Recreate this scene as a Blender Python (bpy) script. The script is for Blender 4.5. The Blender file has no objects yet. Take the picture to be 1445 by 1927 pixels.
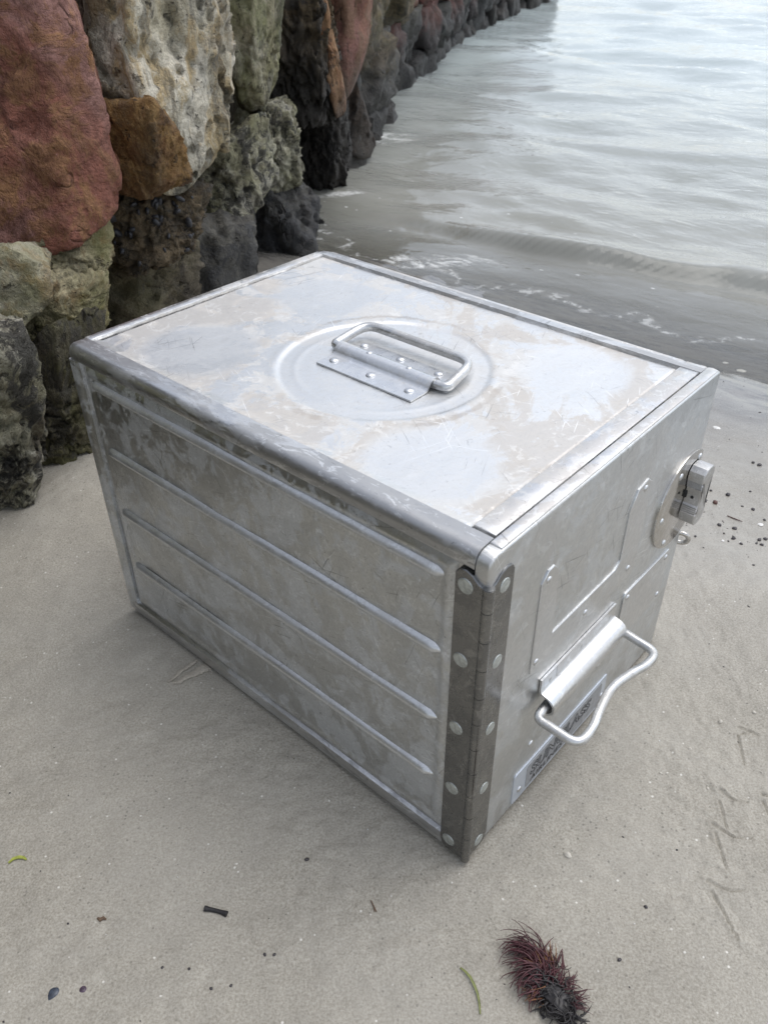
import bpy, bmesh, math, random
import numpy as np
from mathutils import Vector, Matrix

# ------------------------------------------------------------ camera, sky, sun, exposure
scn = bpy.context.scene
COL = scn.collection
R = math.radians
CAM_H = 0.5555
cam_d = bpy.data.cameras.new('camera')
cam = bpy.data.objects.new('camera', cam_d)
COL.objects.link(cam)
cam_d.sensor_fit = 'HORIZONTAL'
cam_d.sensor_width = 36.0
cam_d.lens = 39.36
cam_d.clip_start = 0.02
cam_d.clip_end = 3000
cam_d.dof.use_dof = True
cam_d.dof.focus_distance = 0.66
cam_d.dof.aperture_fstop = 24.0
cam.matrix_world = Matrix.Translation((0, 0, CAM_H)) @ Matrix.Rotation(R(90 - 36.36), 4, 'X') @ Matrix.Rotation(-0.0086, 4, 'Z')
scn.camera = cam
scn.render.resolution_x = 767
scn.render.resolution_y = 1024

SUN_EL, SUN_AZ = R(68), R(68)          # azimuth clockwise from +Y (over the water, behind closed cloud)
world = bpy.data.worlds.new('World')
scn.world = world
world.use_nodes = True
wn, wl = world.node_tree.nodes, world.node_tree.links
wn.clear()
w_out = wn.new('ShaderNodeOutputWorld')
w_bg = wn.new('ShaderNodeBackground')
w_sky = wn.new('ShaderNodeTexSky')
w_sky.sky_type = 'NISHITA'
w_sky.sun_disc = False
w_sky.sun_elevation = SUN_EL
w_sky.sun_rotation = SUN_AZ
w_sky.air_density = 1.0
w_sky.dust_density = 1.6
w_hsv = wn.new('ShaderNodeHueSaturation')
w_hsv.inputs['Saturation'].default_value = 0.38      # a closed, thin grey cloud cover
w_tc = wn.new('ShaderNodeTexCoord')
w_map = wn.new('ShaderNodeMapping')
w_map.inputs['Scale'].default_value = (1.6, 1.6, 4.0)
w_noise = wn.new('ShaderNodeTexNoise')
w_noise.inputs['Scale'].default_value = 1.7
w_noise.inputs['Detail'].default_value = 5
w_ramp = wn.new('ShaderNodeMapRange')
w_ramp.inputs['From Min'].default_value = 0.3
w_ramp.inputs['From Max'].default_value = 0.7
w_ramp.inputs['To Min'].default_value = 0.85
w_ramp.inputs['To Max'].default_value = 1.15
w_mul = wn.new('ShaderNodeVectorMath')
w_mul.operation = 'SCALE'
wl.new(w_tc.outputs['Generated'], w_map.inputs['Vector'])
wl.new(w_map.outputs[0], w_noise.inputs['Vector'])
wl.new(w_noise.outputs['Fac'], w_ramp.inputs['Value'])
wl.new(w_sky.outputs[0], w_hsv.inputs['Color'])
wl.new(w_hsv.outputs[0], w_mul.inputs[0])
wl.new(w_ramp.outputs[0], w_mul.inputs['Scale'])
wl.new(w_mul.outputs[0], w_bg.inputs['Color'])
w_bg.inputs['Strength'].default_value = 0.15
wl.new(w_bg.outputs[0], w_out.inputs['Surface'])

sun_d = bpy.data.lights.new('sun', 'SUN')
sun_d.energy = 0.8
sun_d.angle = R(55)
sun_d.color = (1.0, 0.97, 0.93)
sun = bpy.data.objects.new('sun', sun_d)
COL.objects.link(sun)
sdir = Vector((math.sin(SUN_AZ) * math.cos(SUN_EL), math.cos(SUN_AZ) * math.cos(SUN_EL), math.sin(SUN_EL)))
sun.rotation_euler = sdir.to_track_quat('Z', 'Y').to_euler()
sun.location = (2, 2, 4)

scn.view_settings.view_transform = 'Standard'
scn.view_settings.look = 'None'
scn.view_settings.gamma = 1.0
scn.view_settings.use_curve_mapping = False
scn.view_settings.exposure = 0.73

rng = np.random.default_rng(7)
random.seed(7)

# ------------------------------------------------------------ numeric noise
def _hash(ix, iy, iz, seed):
    h = (ix.astype(np.int64) * 374761393 + iy.astype(np.int64) * 668265263 + iz.astype(np.int64) * 2147483647 + seed * 1274126177) & 0xffffffff
    h = ((h ^ (h >> 13)) * 1274126177) & 0xffffffff
    h = ((h ^ (h >> 16)) * 2246822519) & 0xffffffff
    return ((h ^ (h >> 15)) & 0xffffff) / float(0xffffff)

def vnoise(p, seed=0):
    """value noise in -1..1 at points p (n,3)"""
    i = np.floor(p).astype(np.int64)
    f = p - i
    f = f * f * f * (f * (f * 6 - 15) + 10)
    x, y, z = i[:, 0], i[:, 1], i[:, 2]
    r = 0
    for dx in (0, 1):
        wx = f[:, 0] if dx else 1 - f[:, 0]
        for dy in (0, 1):
            wy = f[:, 1] if dy else 1 - f[:, 1]
            for dz in (0, 1):
                wz = f[:, 2] if dz else 1 - f[:, 2]
                r = r + wx * wy * wz * _hash(x + dx, y + dy, z + dz, seed)
    return r * 2 - 1

def fbm(p, octv=4, seed=0, gain=0.5):
    a, s, t = 1.0, 0, 0
    for o in range(octv):
        s = s + a * vnoise(p * (2.03 ** o) + 17.3 * o, seed + o)
        t += a
        a *= gain
    return s / t * 1.6

def sst(a, b, x):
    t = np.clip((x - a) / (b - a), 0, 1)
    return t * t * (3 - 2 * t)

# ------------------------------------------------------------ object helpers
def link(name, me, parent=None, mat=None, smooth=True):
    o = bpy.data.objects.new(name, me)
    COL.objects.link(o)
    if parent:
        o.parent = parent
    if mat:
        me.materials.clear()
        me.materials.append(mat)
    if smooth and len(me.polygons):
        me.polygons.foreach_set('use_smooth', np.ones(len(me.polygons), dtype=bool))
    return o

def mesh_np(name, v, f):
    """v (n,3) floats, f (m,k) ints with one k"""
    me = bpy.data.meshes.new(name)
    v = np.ascontiguousarray(v, dtype=np.float32)
    f = np.ascontiguousarray(f, dtype=np.int32)
    k = f.shape[1]
    me.vertices.add(len(v))
    me.vertices.foreach_set('co', v.ravel())
    me.loops.add(f.size)
    me.loops.foreach_set('vertex_index', f.ravel())
    me.polygons.add(len(f))
    me.polygons.foreach_set('loop_start', np.arange(0, f.size, k, dtype=np.int32))
    me.update(calc_edges=True)
    me.validate()
    return me

def tag(o, label, cat, group=None):
    o['label'] = label
    o['category'] = cat
    if group:
        o['group'] = group
    return o

def structure(o):
    o['kind'] = 'structure'
    return o

def empty(name, loc, rz=0):
    o = bpy.data.objects.new(name, None)
    o.empty_display_size = 0.05
    COL.objects.link(o)
    o.location = loc
    o.rotation_euler = (0, 0, rz)
    return o

def bm_obj(name, bm, parent, mat, angle=40):
    bmesh.ops.recalc_face_normals(bm, faces=bm.faces[:])
    me = bpy.data.meshes.new(name)
    bm.to_mesh(me)
    bm.free()
    o = link(name, me, parent, mat, smooth=True)
    try:
        me.set_sharp_from_angle(angle=R(angle))
    except Exception:
        pass
    return o

def grid_mesh(us, vs, fn):
    """tensor grid; fn(U,V) -> (n,3)"""
    U, V = np.meshgrid(us, vs)
    v = fn(U.ravel(), V.ravel())
    nu, nv = len(us), len(vs)
    a = (np.arange(nv - 1)[:, None] * nu + np.arange(nu - 1)[None, :]).ravel()
    f = np.stack([a, a + 1, a + 1 + nu, a + nu], 1)
    return v, f

def rounded_poly(pts, rads, n=6):
    """round the corners of a 2D polygon"""
    out = []
    m = len(pts)
    for i in range(m):
        p = Vector(pts[i]); a = Vector(pts[i - 1]); b = Vector(pts[(i + 1) % m])
        r = rads[i] if isinstance(rads, (list, tuple)) else rads
        if r <= 0:
            out.append(tuple(p)); continue
        da, db = (a - p), (b - p)
        ra = min(r, da.length * 0.49, db.length * 0.49)
        p0, p1 = p + da.normalized() * ra, p + db.normalized() * ra
        for k in range(n + 1):
            t = k / n
            q = p0 * (1 - t) ** 2 + p * 2 * t * (1 - t) + p1 * t * t
            out.append((q.x, q.y))
    return out

def extrude_poly(pts2, to3, d0, d1, bevel=0.0, seg=2):
    """2D outline -> solid between depths d0 and d1 ; to3(u,v,d)"""
    bm = bmesh.new()
    a = [bm.verts.new(to3(u, v, d0)) for u, v in pts2]
    b = [bm.verts.new(to3(u, v, d1)) for u, v in pts2]
    n = len(pts2)
    bm.faces.new(a)
    top = bm.faces.new(b)
    for i in range(n):
        bm.faces.new((a[i], a[(i + 1) % n], b[(i + 1) % n], b[i]))
    bmesh.ops.recalc_face_normals(bm, faces=bm.faces[:])
    if bevel > 0:
        es = [e for e in bm.edges if all(v in set(b) for v in e.verts)]
        bmesh.ops.bevel(bm, geom=es, offset=bevel, segments=seg, profile=0.5, affect='EDGES')
    return bm

def fillet(path, r, n=8):
    out = [Vector(path[0])]
    for i in range(1, len(path) - 1):
        p, a, b = Vector(path[i]), Vector(path[i - 1]), Vector(path[i + 1])
        ra = min(r, (a - p).length * 0.48, (b - p).length * 0.48)
        p0, p1 = p + (a - p).normalized() * ra, p + (b - p).normalized() * ra
        for k in range(n + 1):
            t = k / n
            out.append(p0 * (1 - t) ** 2 + p * 2 * t * (1 - t) + p1 * t * t)
    out.append(Vector(path[-1]))
    return out

def tube(path, rad, seg=14, cap=True):
    """tube mesh along a path; rad number or list"""
    bm = bmesh.new()
    path = [Vector(p) for p in path]
    n = len(path)
    up = Vector((0.13, 0.21, 0.97)).normalized()
    rings = []
    prev = None
    for i, p in enumerate(path):
        d = (path[min(i + 1, n - 1)] - path[max(i - 1, 0)])
        d = d.normalized() if d.length > 1e-9 else Vector((0, 0, 1))
        if prev is None:
            s = d.cross(up)
            if s.length < 1e-3:
                s = d.cross(Vector((1, 0, 0)))
            s.normalize()
        else:
            s = (prev - d * prev.dot(d)).normalized()
        prev = s
        w = d.cross(s)
        r = rad[i] if isinstance(rad, (list, tuple, np.ndarray)) else rad
        rings.append([bm.verts.new(p + (s * math.cos(2 * math.pi * k / seg) + w * math.sin(2 * math.pi * k / seg)) * r) for k in range(seg)])
    for i in range(n - 1):
        for k in range(seg):
            bm.faces.new((rings[i][k], rings[i][(k + 1) % seg], rings[i + 1][(k + 1) % seg], rings[i + 1][k]))
    if cap:
        bm.faces.new(rings[0][::-1]); bm.faces.new(rings[-1])
    return bm

def dome(r, h, seg=16, rings=4, flat=0.0):
    """rivet head, axis +z, base at z=0"""
    bm = bmesh.new()
    prev = None
    for i in range(rings + 1):
        a = (math.pi / 2) * i / rings
        rr = flat * r + (1 - flat) * r * math.cos(a) if flat else r * math.cos(a)
        z = h * math.sin(a)
        if i == rings and not flat:
            top = bm.verts.new((0, 0, h))
            for k in range(seg):
                bm.faces.new((prev[k], prev[(k + 1) % seg], top))
        else:
            cur = [bm.verts.new((rr * math.cos(2 * math.pi * k / seg), rr * math.sin(2 * math.pi * k / seg), z)) for k in range(seg)]
            if prev:
                for k in range(seg):
                    bm.faces.new((prev[k], prev[(k + 1) % seg], cur[(k + 1) % seg], cur[k]))
            prev = cur
    if flat:
        bm.faces.new(prev)
    me = bpy.data.meshes.new('rivet')
    bm.to_mesh(me); bm.free()
    return me

def sheet(profile, th, a0, a1, to3):
    """a bent metal sheet: 2D open profile (list of (p,q)) thickened by th and run from a0 to a1 ; to3(p,q,a)"""
    P = [Vector(p) for p in profile]
    n = len(P)
    off = []
    for i in range(n):
        d = (P[min(i + 1, n - 1)] - P[max(i - 1, 0)]).normalized()
        off.append(P[i] + Vector((-d.y, d.x)) * th)
    loop = P + off[::-1]
    bm = bmesh.new()
    A = [bm.verts.new(to3(p.x, p.y, a0)) for p in loop]
    B = [bm.verts.new(to3(p.x, p.y, a1)) for p in loop]
    m = len(loop)
    for i in range(m):
        bm.faces.new((A[i], A[(i + 1) % m], B[(i + 1) % m], B[i]))
    for i in range(n - 1):
        bm.faces.new((A[i], A[i + 1], A[m - 2 - i], A[m - 1 - i]))
        bm.faces.new((B[i], B[i + 1], B[m - 2 - i], B[m - 1 - i]))
    return bm

# ------------------------------------------------------------ material helpers
class NT:
    def __init__(self, name):
        self.m = bpy.data.materials.new(name)
        self.m.use_nodes = True
        self.t = self.m.node_tree
        self.t.nodes.clear()
        self.out = self.t.nodes.new('ShaderNodeOutputMaterial')

    def n(self, typ, ins=None, **props):
        nd = self.t.nodes.new('ShaderNode' + typ)
        for k, v in props.items():
            setattr(nd, k, v)
        for k, v in (ins or {}).items():
            self.set(nd.inputs[k], v)
        return nd

    def set(self, sock, v):
        if isinstance(v, bpy.types.NodeSocket):
            self.t.links.new(v, sock)
        elif isinstance(v, bpy.types.Node):
            self.t.links.new(v.outputs[0], sock)
        else:
            if sock.type == 'RGBA' and len(v) == 3:
                v = (*v, 1)
            sock.default_value = v

    def math(self, op, a, b=None, c=None, clamp=False):
        nd = self.t.nodes.new('ShaderNodeMath')
        nd.operation = op
        nd.use_clamp = clamp
        self.set(nd.inputs[0], a)
        if b is not None:
            self.set(nd.inputs[1], b)
        if c is not None:
            self.set(nd.inputs[2], c)
        return nd.outputs[0]

    def mix(self, fac, a, b, blend='MIX'):
        nd = self.t.nodes.new('ShaderNodeMix')
        nd.data_type = 'RGBA'
        nd.blend_type = blend
        self.set(nd.inputs[0], fac)
        self.set(nd.inputs[6], a)
        self.set(nd.inputs[7], b)
        return nd.outputs[2]

    def fmix(self, fac, a, b):
        nd = self.t.nodes.new('ShaderNodeMix')
        nd.data_type = 'FLOAT'
        self.set(nd.inputs[0], fac)
        self.set(nd.inputs[2], a)
        self.set(nd.inputs[3], b)
        return nd.outputs[0]

    def rng(self, v, a, b, c=0.0, d=1.0, smooth=False):
        nd = self.t.nodes.new('ShaderNodeMapRange')
        nd.clamp = True
        if smooth:
            nd.interpolation_type = 'SMOOTHSTEP'
        self.set(nd.inputs['Value'], v)
        nd.inputs['From Min'].default_value = a
        nd.inputs['From Max'].default_value = b
        nd.inputs['To Min'].default_value = c
        nd.inputs['To Max'].default_value = d
        return nd.outputs[0]

    def noise(self, vec, scale, detail=4, rough=0.5, dist=0.0):
        nd = self.n('TexNoise', {'Scale': scale, 'Detail': detail, 'Roughness': rough, 'Distortion': dist})
        if vec is not None:
            self.set(nd.inputs['Vector'], vec)
        return nd.outputs['Fac']

    def map(self, vec, loc=(0, 0, 0), rot=(0, 0, 0), sc=(1, 1, 1)):
        nd = self.n('Mapping', {'Location': loc, 'Rotation': rot, 'Scale': sc})
        self.set(nd.inputs['Vector'], vec)
        return nd.outputs[0]

    def bump(self, h, strength=0.3, dist=0.001, normal=None):
        nd = self.n('Bump', {'Strength': strength, 'Distance': dist, 'Height': h})
        if normal is not None:
            self.set(nd.inputs['Normal'], normal)
        return nd.outputs[0]

    def bsdf(self, **ins):
        nd = self.t.nodes.new('ShaderNodeBsdfPrincipled')
        for k, v in ins.items():
            self.set(nd.inputs[k.replace('_', ' ')], v)
        return nd.outputs[0]

    def done(self, sh):
        self.t.links.new(sh, self.out.inputs['Surface'])
        return self.m

def simple(name, col, rough=0.6, metal=0.0, spec=0.5, var=0.25, scale=300.0, bump=0.0):
    k = NT(name)
    co = k.n('TexCoord').outputs['Object']
    nz = k.noise(co, scale, 4, 0.6)
    c = k.mix(k.rng(nz, 0.3, 0.7), [x * (1 - var) for x in col], [min(1, x * (1 + var)) for x in col])
    ins = dict(Base_Color=c, Roughness=rough, Metallic=metal)
    if bump:
        ins['Normal'] = k.bump(nz, bump, 0.0006)
    return k.done(k.bsdf(**ins))

def scratches(k, u, v, sets, wob):
    """thin random score lines on a sheet with plane coordinates u,v (metres)"""
    tot = None
    for i, (ang, sl, ss, th, wd) in enumerate(sets):
        vec = k.n('CombineXYZ', {'X': k.math('ADD', u, wob), 'Y': v, 'Z': 0.0}).outputs[0]
        mp = k.map(k.map(vec, (0.37 * i, 0.71 * i, 0), (0, 0, ang)), (0, 0, 0), (0, 0, 0), (sl, ss, 1))
        nz = k.noise(mp, 1.0, 1.0, 0.4)
        s = k.rng(nz, th, th + wd)
        tot = s if tot is None else k.math('MAXIMUM', tot, s)
    return tot

def aluminium(name, plane, base, dull, stain, amt_dull=0.6, amt_stain=0.4, rough=(0.28, 0.5), scr=0.6, spots=None, circle=None, dark_edge=None, bl=14.0, met=1.0, seed=0.0, md=0.55, ms=0.5, stretch=None, fine_amt=0.22, dent=0.25, pit=0.5):
    k = NT(name)
    co = k.n('TexCoord').outputs['Object']
    if seed:
        co = k.map(co, (seed, seed * 1.7, seed * 0.6))
    if stretch:
        co = k.map(co, sc=stretch)
    sp = k.n('SeparateXYZ', {0: k.n('TexCoord').outputs['Object']})
    ax = {'x': sp.outputs[0], 'y': sp.outputs[1], 'z': sp.outputs[2]}
    u, v = ax[plane[0]], ax[plane[1]]
    big = k.noise(co, bl, 4, 0.62, 0.5)
    mid = k.noise(co, bl * 3.2, 6, 0.72, 0.8)
    fine = k.noise(co, bl * 22, 2, 0.6)
    mixn = k.math('ADD', k.noise(k.map(co, (9, 3, 6)), bl * 2.6, 6, 0.8, 0.6), k.math('MULTIPLY', k.math('SUBTRACT', big, 0.5), 0.75))
    m_d = k.math('MULTIPLY', k.rng(mixn, 0.495, 0.535), amt_dull)
    st = k.noise(k.map(co, (3.1, 1.7, 0.4)), bl * 0.8, 6, 0.66, 0.9)
    m_s = k.math('MULTIPLY', k.rng(st, 0.49, 0.53), amt_stain)
    flake = k.rng(k.noise(k.map(co, (7, 2, 5)), bl * 6, 5, 0.75, 1.2), 0.57, 0.60)
    if spots:                                   # four dished, polished discs
        for (sx, sy, sr) in spots:
            dx = k.math('SUBTRACT', u, sx); dy = k.math('SUBTRACT', v, sy)
            d = k.math('SQRT', k.math('ADD', k.math('MULTIPLY', dx, dx), k.math('MULTIPLY', dy, dy)))
            d = k.math('ADD', d, k.math('MULTIPLY', k.math('SUBTRACT', mid, 0.5), 0.022))
            keep = k.rng(d, sr * 0.8, sr * 1.08)
            m_s = k.math('MULTIPLY', m_s, keep); m_d = k.math('MULTIPLY', m_d, k.rng(d, sr * 0.8, sr * 1.08, 0.15, 1))
            flake = k.math('MULTIPLY', flake, keep)
    ring = None
    if circle:
        cx, cy, cr = circle
        dx = k.math('SUBTRACT', u, cx); dy = k.math('SUBTRACT', v, cy)
        d = k.math('SQRT', k.math('ADD', k.math('MULTIPLY', dx, dx), k.math('MULTIPLY', dy, dy)))
        keep = k.rng(d, cr - 0.003, cr + 0.001)
        m_s = k.math('MULTIPLY', m_s, k.fmix(keep, 0.35, 1.0)); m_d = k.math('MULTIPLY', m_d, k.fmix(keep, 0.2, 1.0))
        flake = k.math('MULTIPLY', flake, keep)
        dj = k.math('ADD', d, k.math('MULTIPLY', k.math('SUBTRACT', mid, 0.5), 0.018))
        ring = k.math('MULTIPLY', k.rng(k.math('ABSOLUTE', k.math('SUBTRACT', dj, cr + 0.008)), 0.0032, 0.0016), k.rng(k.noise(k.map(co, (1, 9, 3)), 12, 4, 0.7), 0.52, 0.56))
    wob = k.math('MULTIPLY', k.noise(co, 9, 2), 0.03)
    sc = scratches(k, u, v, [(0.3, 14, 700, 0.70, 0.03), (1.2, 22, 800, 0.70, 0.03), (2.1, 16, 750, 0.70, 0.03), (2.75, 30, 800, 0.70, 0.03)], wob)
    msk = k.rng(k.noise(k.map(co, (5, 5, 1)), bl * 1.3, 3), 0.42, 0.6)
    sc = k.math('MULTIPLY', k.math('MULTIPLY', sc, scr), msk)
    c = k.mix(m_d, base, dull)
    c = k.mix(m_s, c, stain)
    c = k.mix(k.math('MULTIPLY', flake, 0.55), c, [min(1, x * 1.18 + 0.05) for x in dull])
    if ring is not None:
        c = k.mix(k.math('MULTIPLY', ring, 0.45), c, (0.36, 0.31, 0.26))
    c = k.mix(k.rng(fine, 0.35, 0.75, 0.0, fine_amt), c, [x * 0.62 for x in base])
    tone = k.rng(k.noise(k.map(co, (4, 7, 2)), bl * 2, 2), 0.45, 0.55)
    c = k.mix(k.math('MULTIPLY', sc, 0.7), c, k.mix(tone, [x * 0.28 for x in base], [min(1, x * 1.25 + .06) for x in base]))
    gr = k.rng(k.noise(k.map(co, (2, 8, 8)), bl * 9, 4, 0.8, 2.0), 0.62, 0.66)   # black pitting
    c = k.mix(k.math('MULTIPLY', gr, pit), c, (0.06, 0.06, 0.06))
    ro = k.math('ADD', k.fmix(m_d, rough[0], rough[1]), k.math('MULTIPLY', m_s, 0.12))
    ro = k.math('ADD', ro, k.rng(fine, 0.3, 0.7, -0.05, 0.06))
    mt = k.math('MULTIPLY', k.math('MULTIPLY', k.fmix(m_s, 1.0, ms), k.fmix(m_d, 1.0, md)), met)
    h = k.math('ADD', k.math('MULTIPLY', k.noise(co, bl * 3.2, 3, 0.7), 0.5), k.math('MULTIPLY', fine, 0.2))
    nrm = k.bump(h, 0.35, 0.0007)
    nrm = k.bump(k.noise(co, 11, 2), dent, 0.004, nrm)
    return k.done(k.bsdf(Base_Color=c, Roughness=ro, Metallic=mt, Normal=nrm))

# ------------------------------------------------------------ beach
WATER_Z = -0.04
BOX = dict(cx=-0.0003, cy=0.5732, rot=R(48.3402), W=0.28644, L=0.40139, H=0.279)

def shore_q(x, y):
    return (x - 0.176) * 0.6 + (y - 1.468) * 0.8

FOOT = [  # claw marks of a bird in the damp sand: (x0,y0,x1,y1,width)
    (0.290, 0.449, 0.303, 0.440, .0022), (0.286, 0.440, 0.2815, 0.412, .0017), (0.286, 0.441, 0.297, 0.4435, .0013),
    (0.2535, 0.3885, 0.263, 0.379, .0026), (0.263, 0.379, 0.272, 0.3775, .0013), (0.2505, 0.379, 0.2495, 0.357, .0015),
    (0.240, 0.361, 0.252, 0.349, .0021), (0.252, 0.349, 0.2645, 0.348, .0014), (0.2395, 0.353, 0.238, 0.322, .0017),
    (0.222, 0.316, 0.235, 0.308, .0020), (0.235, 0.308, 0.2475, 0.309, .0014), (0.2225, 0.308, 0.229, 0.274, .0018),
    (0.285, 0.384, 0.300, 0.377, .0022), (0.283, 0.378, 0.284, 0.352, .0016)]

def sand_z(x, y, fine=True):
    q = shore_q(x, y)
    t = np.clip((q + 0.62) / 0.62, 0, None)
    z = -0.04 * np.minimum(t, 1) ** 1.6 - 0.085 * np.clip(q, 0, 8) * np.exp(-np.clip(q, 0, 8) / 5)
    p = np.stack([x, y, np.zeros_like(x)], 1)
    und = 0.006 * fbm(p * 3.1, 3, 11) + 0.0016 * fbm(p * 17.0, 3, 12)
    c, s = math.cos(BOX['rot']), math.sin(BOX['rot'])
    lx = (x - BOX['cx']) * c + (y - BOX['cy']) * s
    ly = -(x - BOX['cx']) * s + (y - BOX['cy']) * c
    dx = np.maximum(np.abs(lx) - BOX['W'] / 2, 0)
    dy = np.maximum(np.abs(ly) - BOX['L'] / 2, 0)
    d = np.hypot(dx, dy)
    z = z + und * (0.12 + 0.88 * sst(0.0, 0.12, d)) * sst(1.5, -0.3, q)
    if fine:
        z = z + (0.0007 * fbm(p * 95.0, 2, 21) + 0.0005 * vnoise(p * 260.0, 23)) * sst(0.0, 0.01, d) * sst(-0.1, -0.6, q) * sst(0.3, 0.7, fbm(p * 5.5, 2, 31) * 0.5 + 0.75)
        z = z + 0.0020 * np.exp(-((d - 0.020) / 0.012) ** 2) * np.clip(0.35 + 0.9 * fbm(p * 14, 3, 44), 0, 1.2) * (d > 0)
        z = z - 0.0016 * sst(0.006, 0.0, d) * np.clip(0.7 + fbm(p * 11, 2, 45), 0, 1.2)
        z = z - 0.0009 * (d <= 0)
        for (x0, y0, x1, y1, w) in FOOT:
            m = (x > min(x0, x1) - .02) & (x < max(x0, x1) + .02) & (y > min(y0, y1) - .02) & (y < max(y0, y1) + .02)
            if not m.any():
                continue
            ux, uy = x1 - x0, y1 - y0
            ll = ux * ux + uy * uy
            tt = np.clip(((x[m] - x0) * ux + (y[m] - y0) * uy) / ll, 0, 1)
            dd = np.hypot(x[m] - x0 - tt * ux, y[m] - y0 - tt * uy)
            ww = 0.62 * w * (1 - 0.55 * tt)
            z[m] += -0.0021 * np.exp(-(dd / ww) ** 2) + 0.0008 * np.exp(-((dd - 2.0 * ww) / (0.8 * ww)) ** 2)
    return z

def steps(segs):
    out = [segs[0][0]]
    for a, b, d in segs:
        n = max(1, int(round((b - a) / d)))
        out += list(np.linspace(a, b, n + 1)[1:])
    return np.array(out)

gx = steps([(-400, -40, 60), (-40, -4, 4), (-4, -0.8, 0.2), (-0.8, -0.5, 0.02), (-0.5, 0.2, 0.0035), (0.2, 0.32, 0.0011), (0.32, 0.6, 0.0035), (0.6, 1.6, 0.025), (1.6, 6, 0.3), (6, 40, 4), (40, 400, 60)])
gy = steps([(-400, -40, 60), (-40, -3, 3), (-3, 0.0, 0.15), (0.0, 0.2, 0.01), (0.2, 0.26, 0.003), (0.26, 0.46, 0.0011), (0.46, 1.1, 0.0035), (1.1, 2.2, 0.012), (2.2, 5, 0.1), (5, 40, 2), (40, 1500, 120)])
gv, gf = grid_mesh(gx, gy, lambda U, V: np.stack([U, V, sand_z(U, V)], 1))

def sand_material():
    k = NT('damp_sand')
    pos = k.n('NewGeometry').outputs['Position']
    sp = k.n('SeparateXYZ', {0: pos})
    q = k.math('ADD', k.math('MULTIPLY', k.math('SUBTRACT', sp.outputs[0], 0.176), 0.6), k.math('MULTIPLY', k.math('SUBTRACT', sp.outputs[1], 1.468), 0.8))
    low = k.noise(pos, 4.5, 2, 0.55)
    q2 = k.math('ADD', q, k.math('MULTIPLY', k.math('SUBTRACT', low, 0.5), 0.35))
    wet = k.rng(q2, -0.80, -0.42, smooth=True)
    soak = k.rng(q2, -0.42, -0.05, smooth=True)
    g1 = k.noise(pos, 620, 2, 0.7)
    g2 = k.noise(pos, 230, 3, 0.65)
    g3 = k.noise(pos, 38, 3, 0.6)
    c = k.mix(k.rng(g1, 0.3, 0.72), (0.25, 0.230, 0.190), (0.44, 0.415, 0.36))
    c = k.mix(k.rng(g3, 0.35, 0.7, 0.0, 0.35), c, (0.25, 0.235, 0.205))
    c = k.mix(k.rng(k.noise(pos, 7, 2), 0.4, 0.68, 0.0, 0.30), c, (0.44, 0.42, 0.375))
    vor = k.n('TexVoronoi', {'Vector': pos, 'Scale': 330.0}, feature='F1')
    sep = k.n('SeparateColor', {0: vor.outputs['Color']})
    near = k.rng(vor.outputs['Distance'], 0.34, 0.22)
    dk = k.math('MULTIPLY', near, k.rng(sep.outputs[0], 0.86, 0.9))
    wh = k.math('MULTIPLY', near, k.rng(sep.outputs[1], 0.984, 0.99))
    dense = k.rng(k.noise(pos, 3.0, 3), 0.42, 0.62, 0.25, 1)
    c = k.mix(k.math('MULTIPLY', k.math('MULTIPLY', dk, 0.55), dense), c, (0.06, 0.055, 0.05))
    c = k.mix(k.math('MULTIPLY', wh, 0.7), c, (0.74, 0.72, 0.67))
    # dark heavy-mineral streaks left by the swash, drawn out along the water line
    mp = k.map(k.map(pos, (0, 0, 0), (0, 0, 0.6435)), (0, 0, 0), (0, 0, 0), (2.6, 11, 1))
    stn = k.noise(mp, 2.2, 5, 0.78, 0.9)
    band = k.math('MULTIPLY', k.rng(q2, -0.20, -0.04), k.rng(q2, 0.24, 0.08))
    stm = k.math('MULTIPLY', k.math('MULTIPLY', k.rng(stn, 0.43, 0.56), band), k.rng(k.noise(k.map(mp, (3, 1, 0)), 14, 4, 0.75), 0.40, 0.56, 0.12, 1.0))
    c = k.mix(k.math('MULTIPLY', stm, 0.8), c, (0.045, 0.048, 0.055))
    c = k.mix(k.math('MULTIPLY', wet, 0.30), c, k.mix(1.0, c, (0.66, 0.67, 0.70), 'MULTIPLY'))
    c = k.mix(soak, c, k.mix(1.0, c, (0.62, 0.63, 0.66), 'MULTIPLY'))
    ro = k.fmix(wet, 0.85, 0.33)
    ro = k.fmix(soak, ro, 0.13)
    h = k.math('ADD', k.math('MULTIPLY', g1, 0.5), k.math('MULTIPLY', g2, 0.8))
    bs = k.fmix(soak, k.fmix(wet, 0.55, 0.22), 0.05)
    nd = k.n('Bump', {'Strength': bs, 'Distance': 0.0012, 'Height': h})
    return k.done(k.bsdf(Base_Color=c, Roughness=ro, Normal=nd.outputs[0], Specular_IOR_Level=k.fmix(soak, k.fmix(wet, 0.3, 0.6), 1.0)))

M_SAND = sand_material()
structure(link('sand', mesh_np('sand', gv, gf), None, M_SAND))

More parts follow.
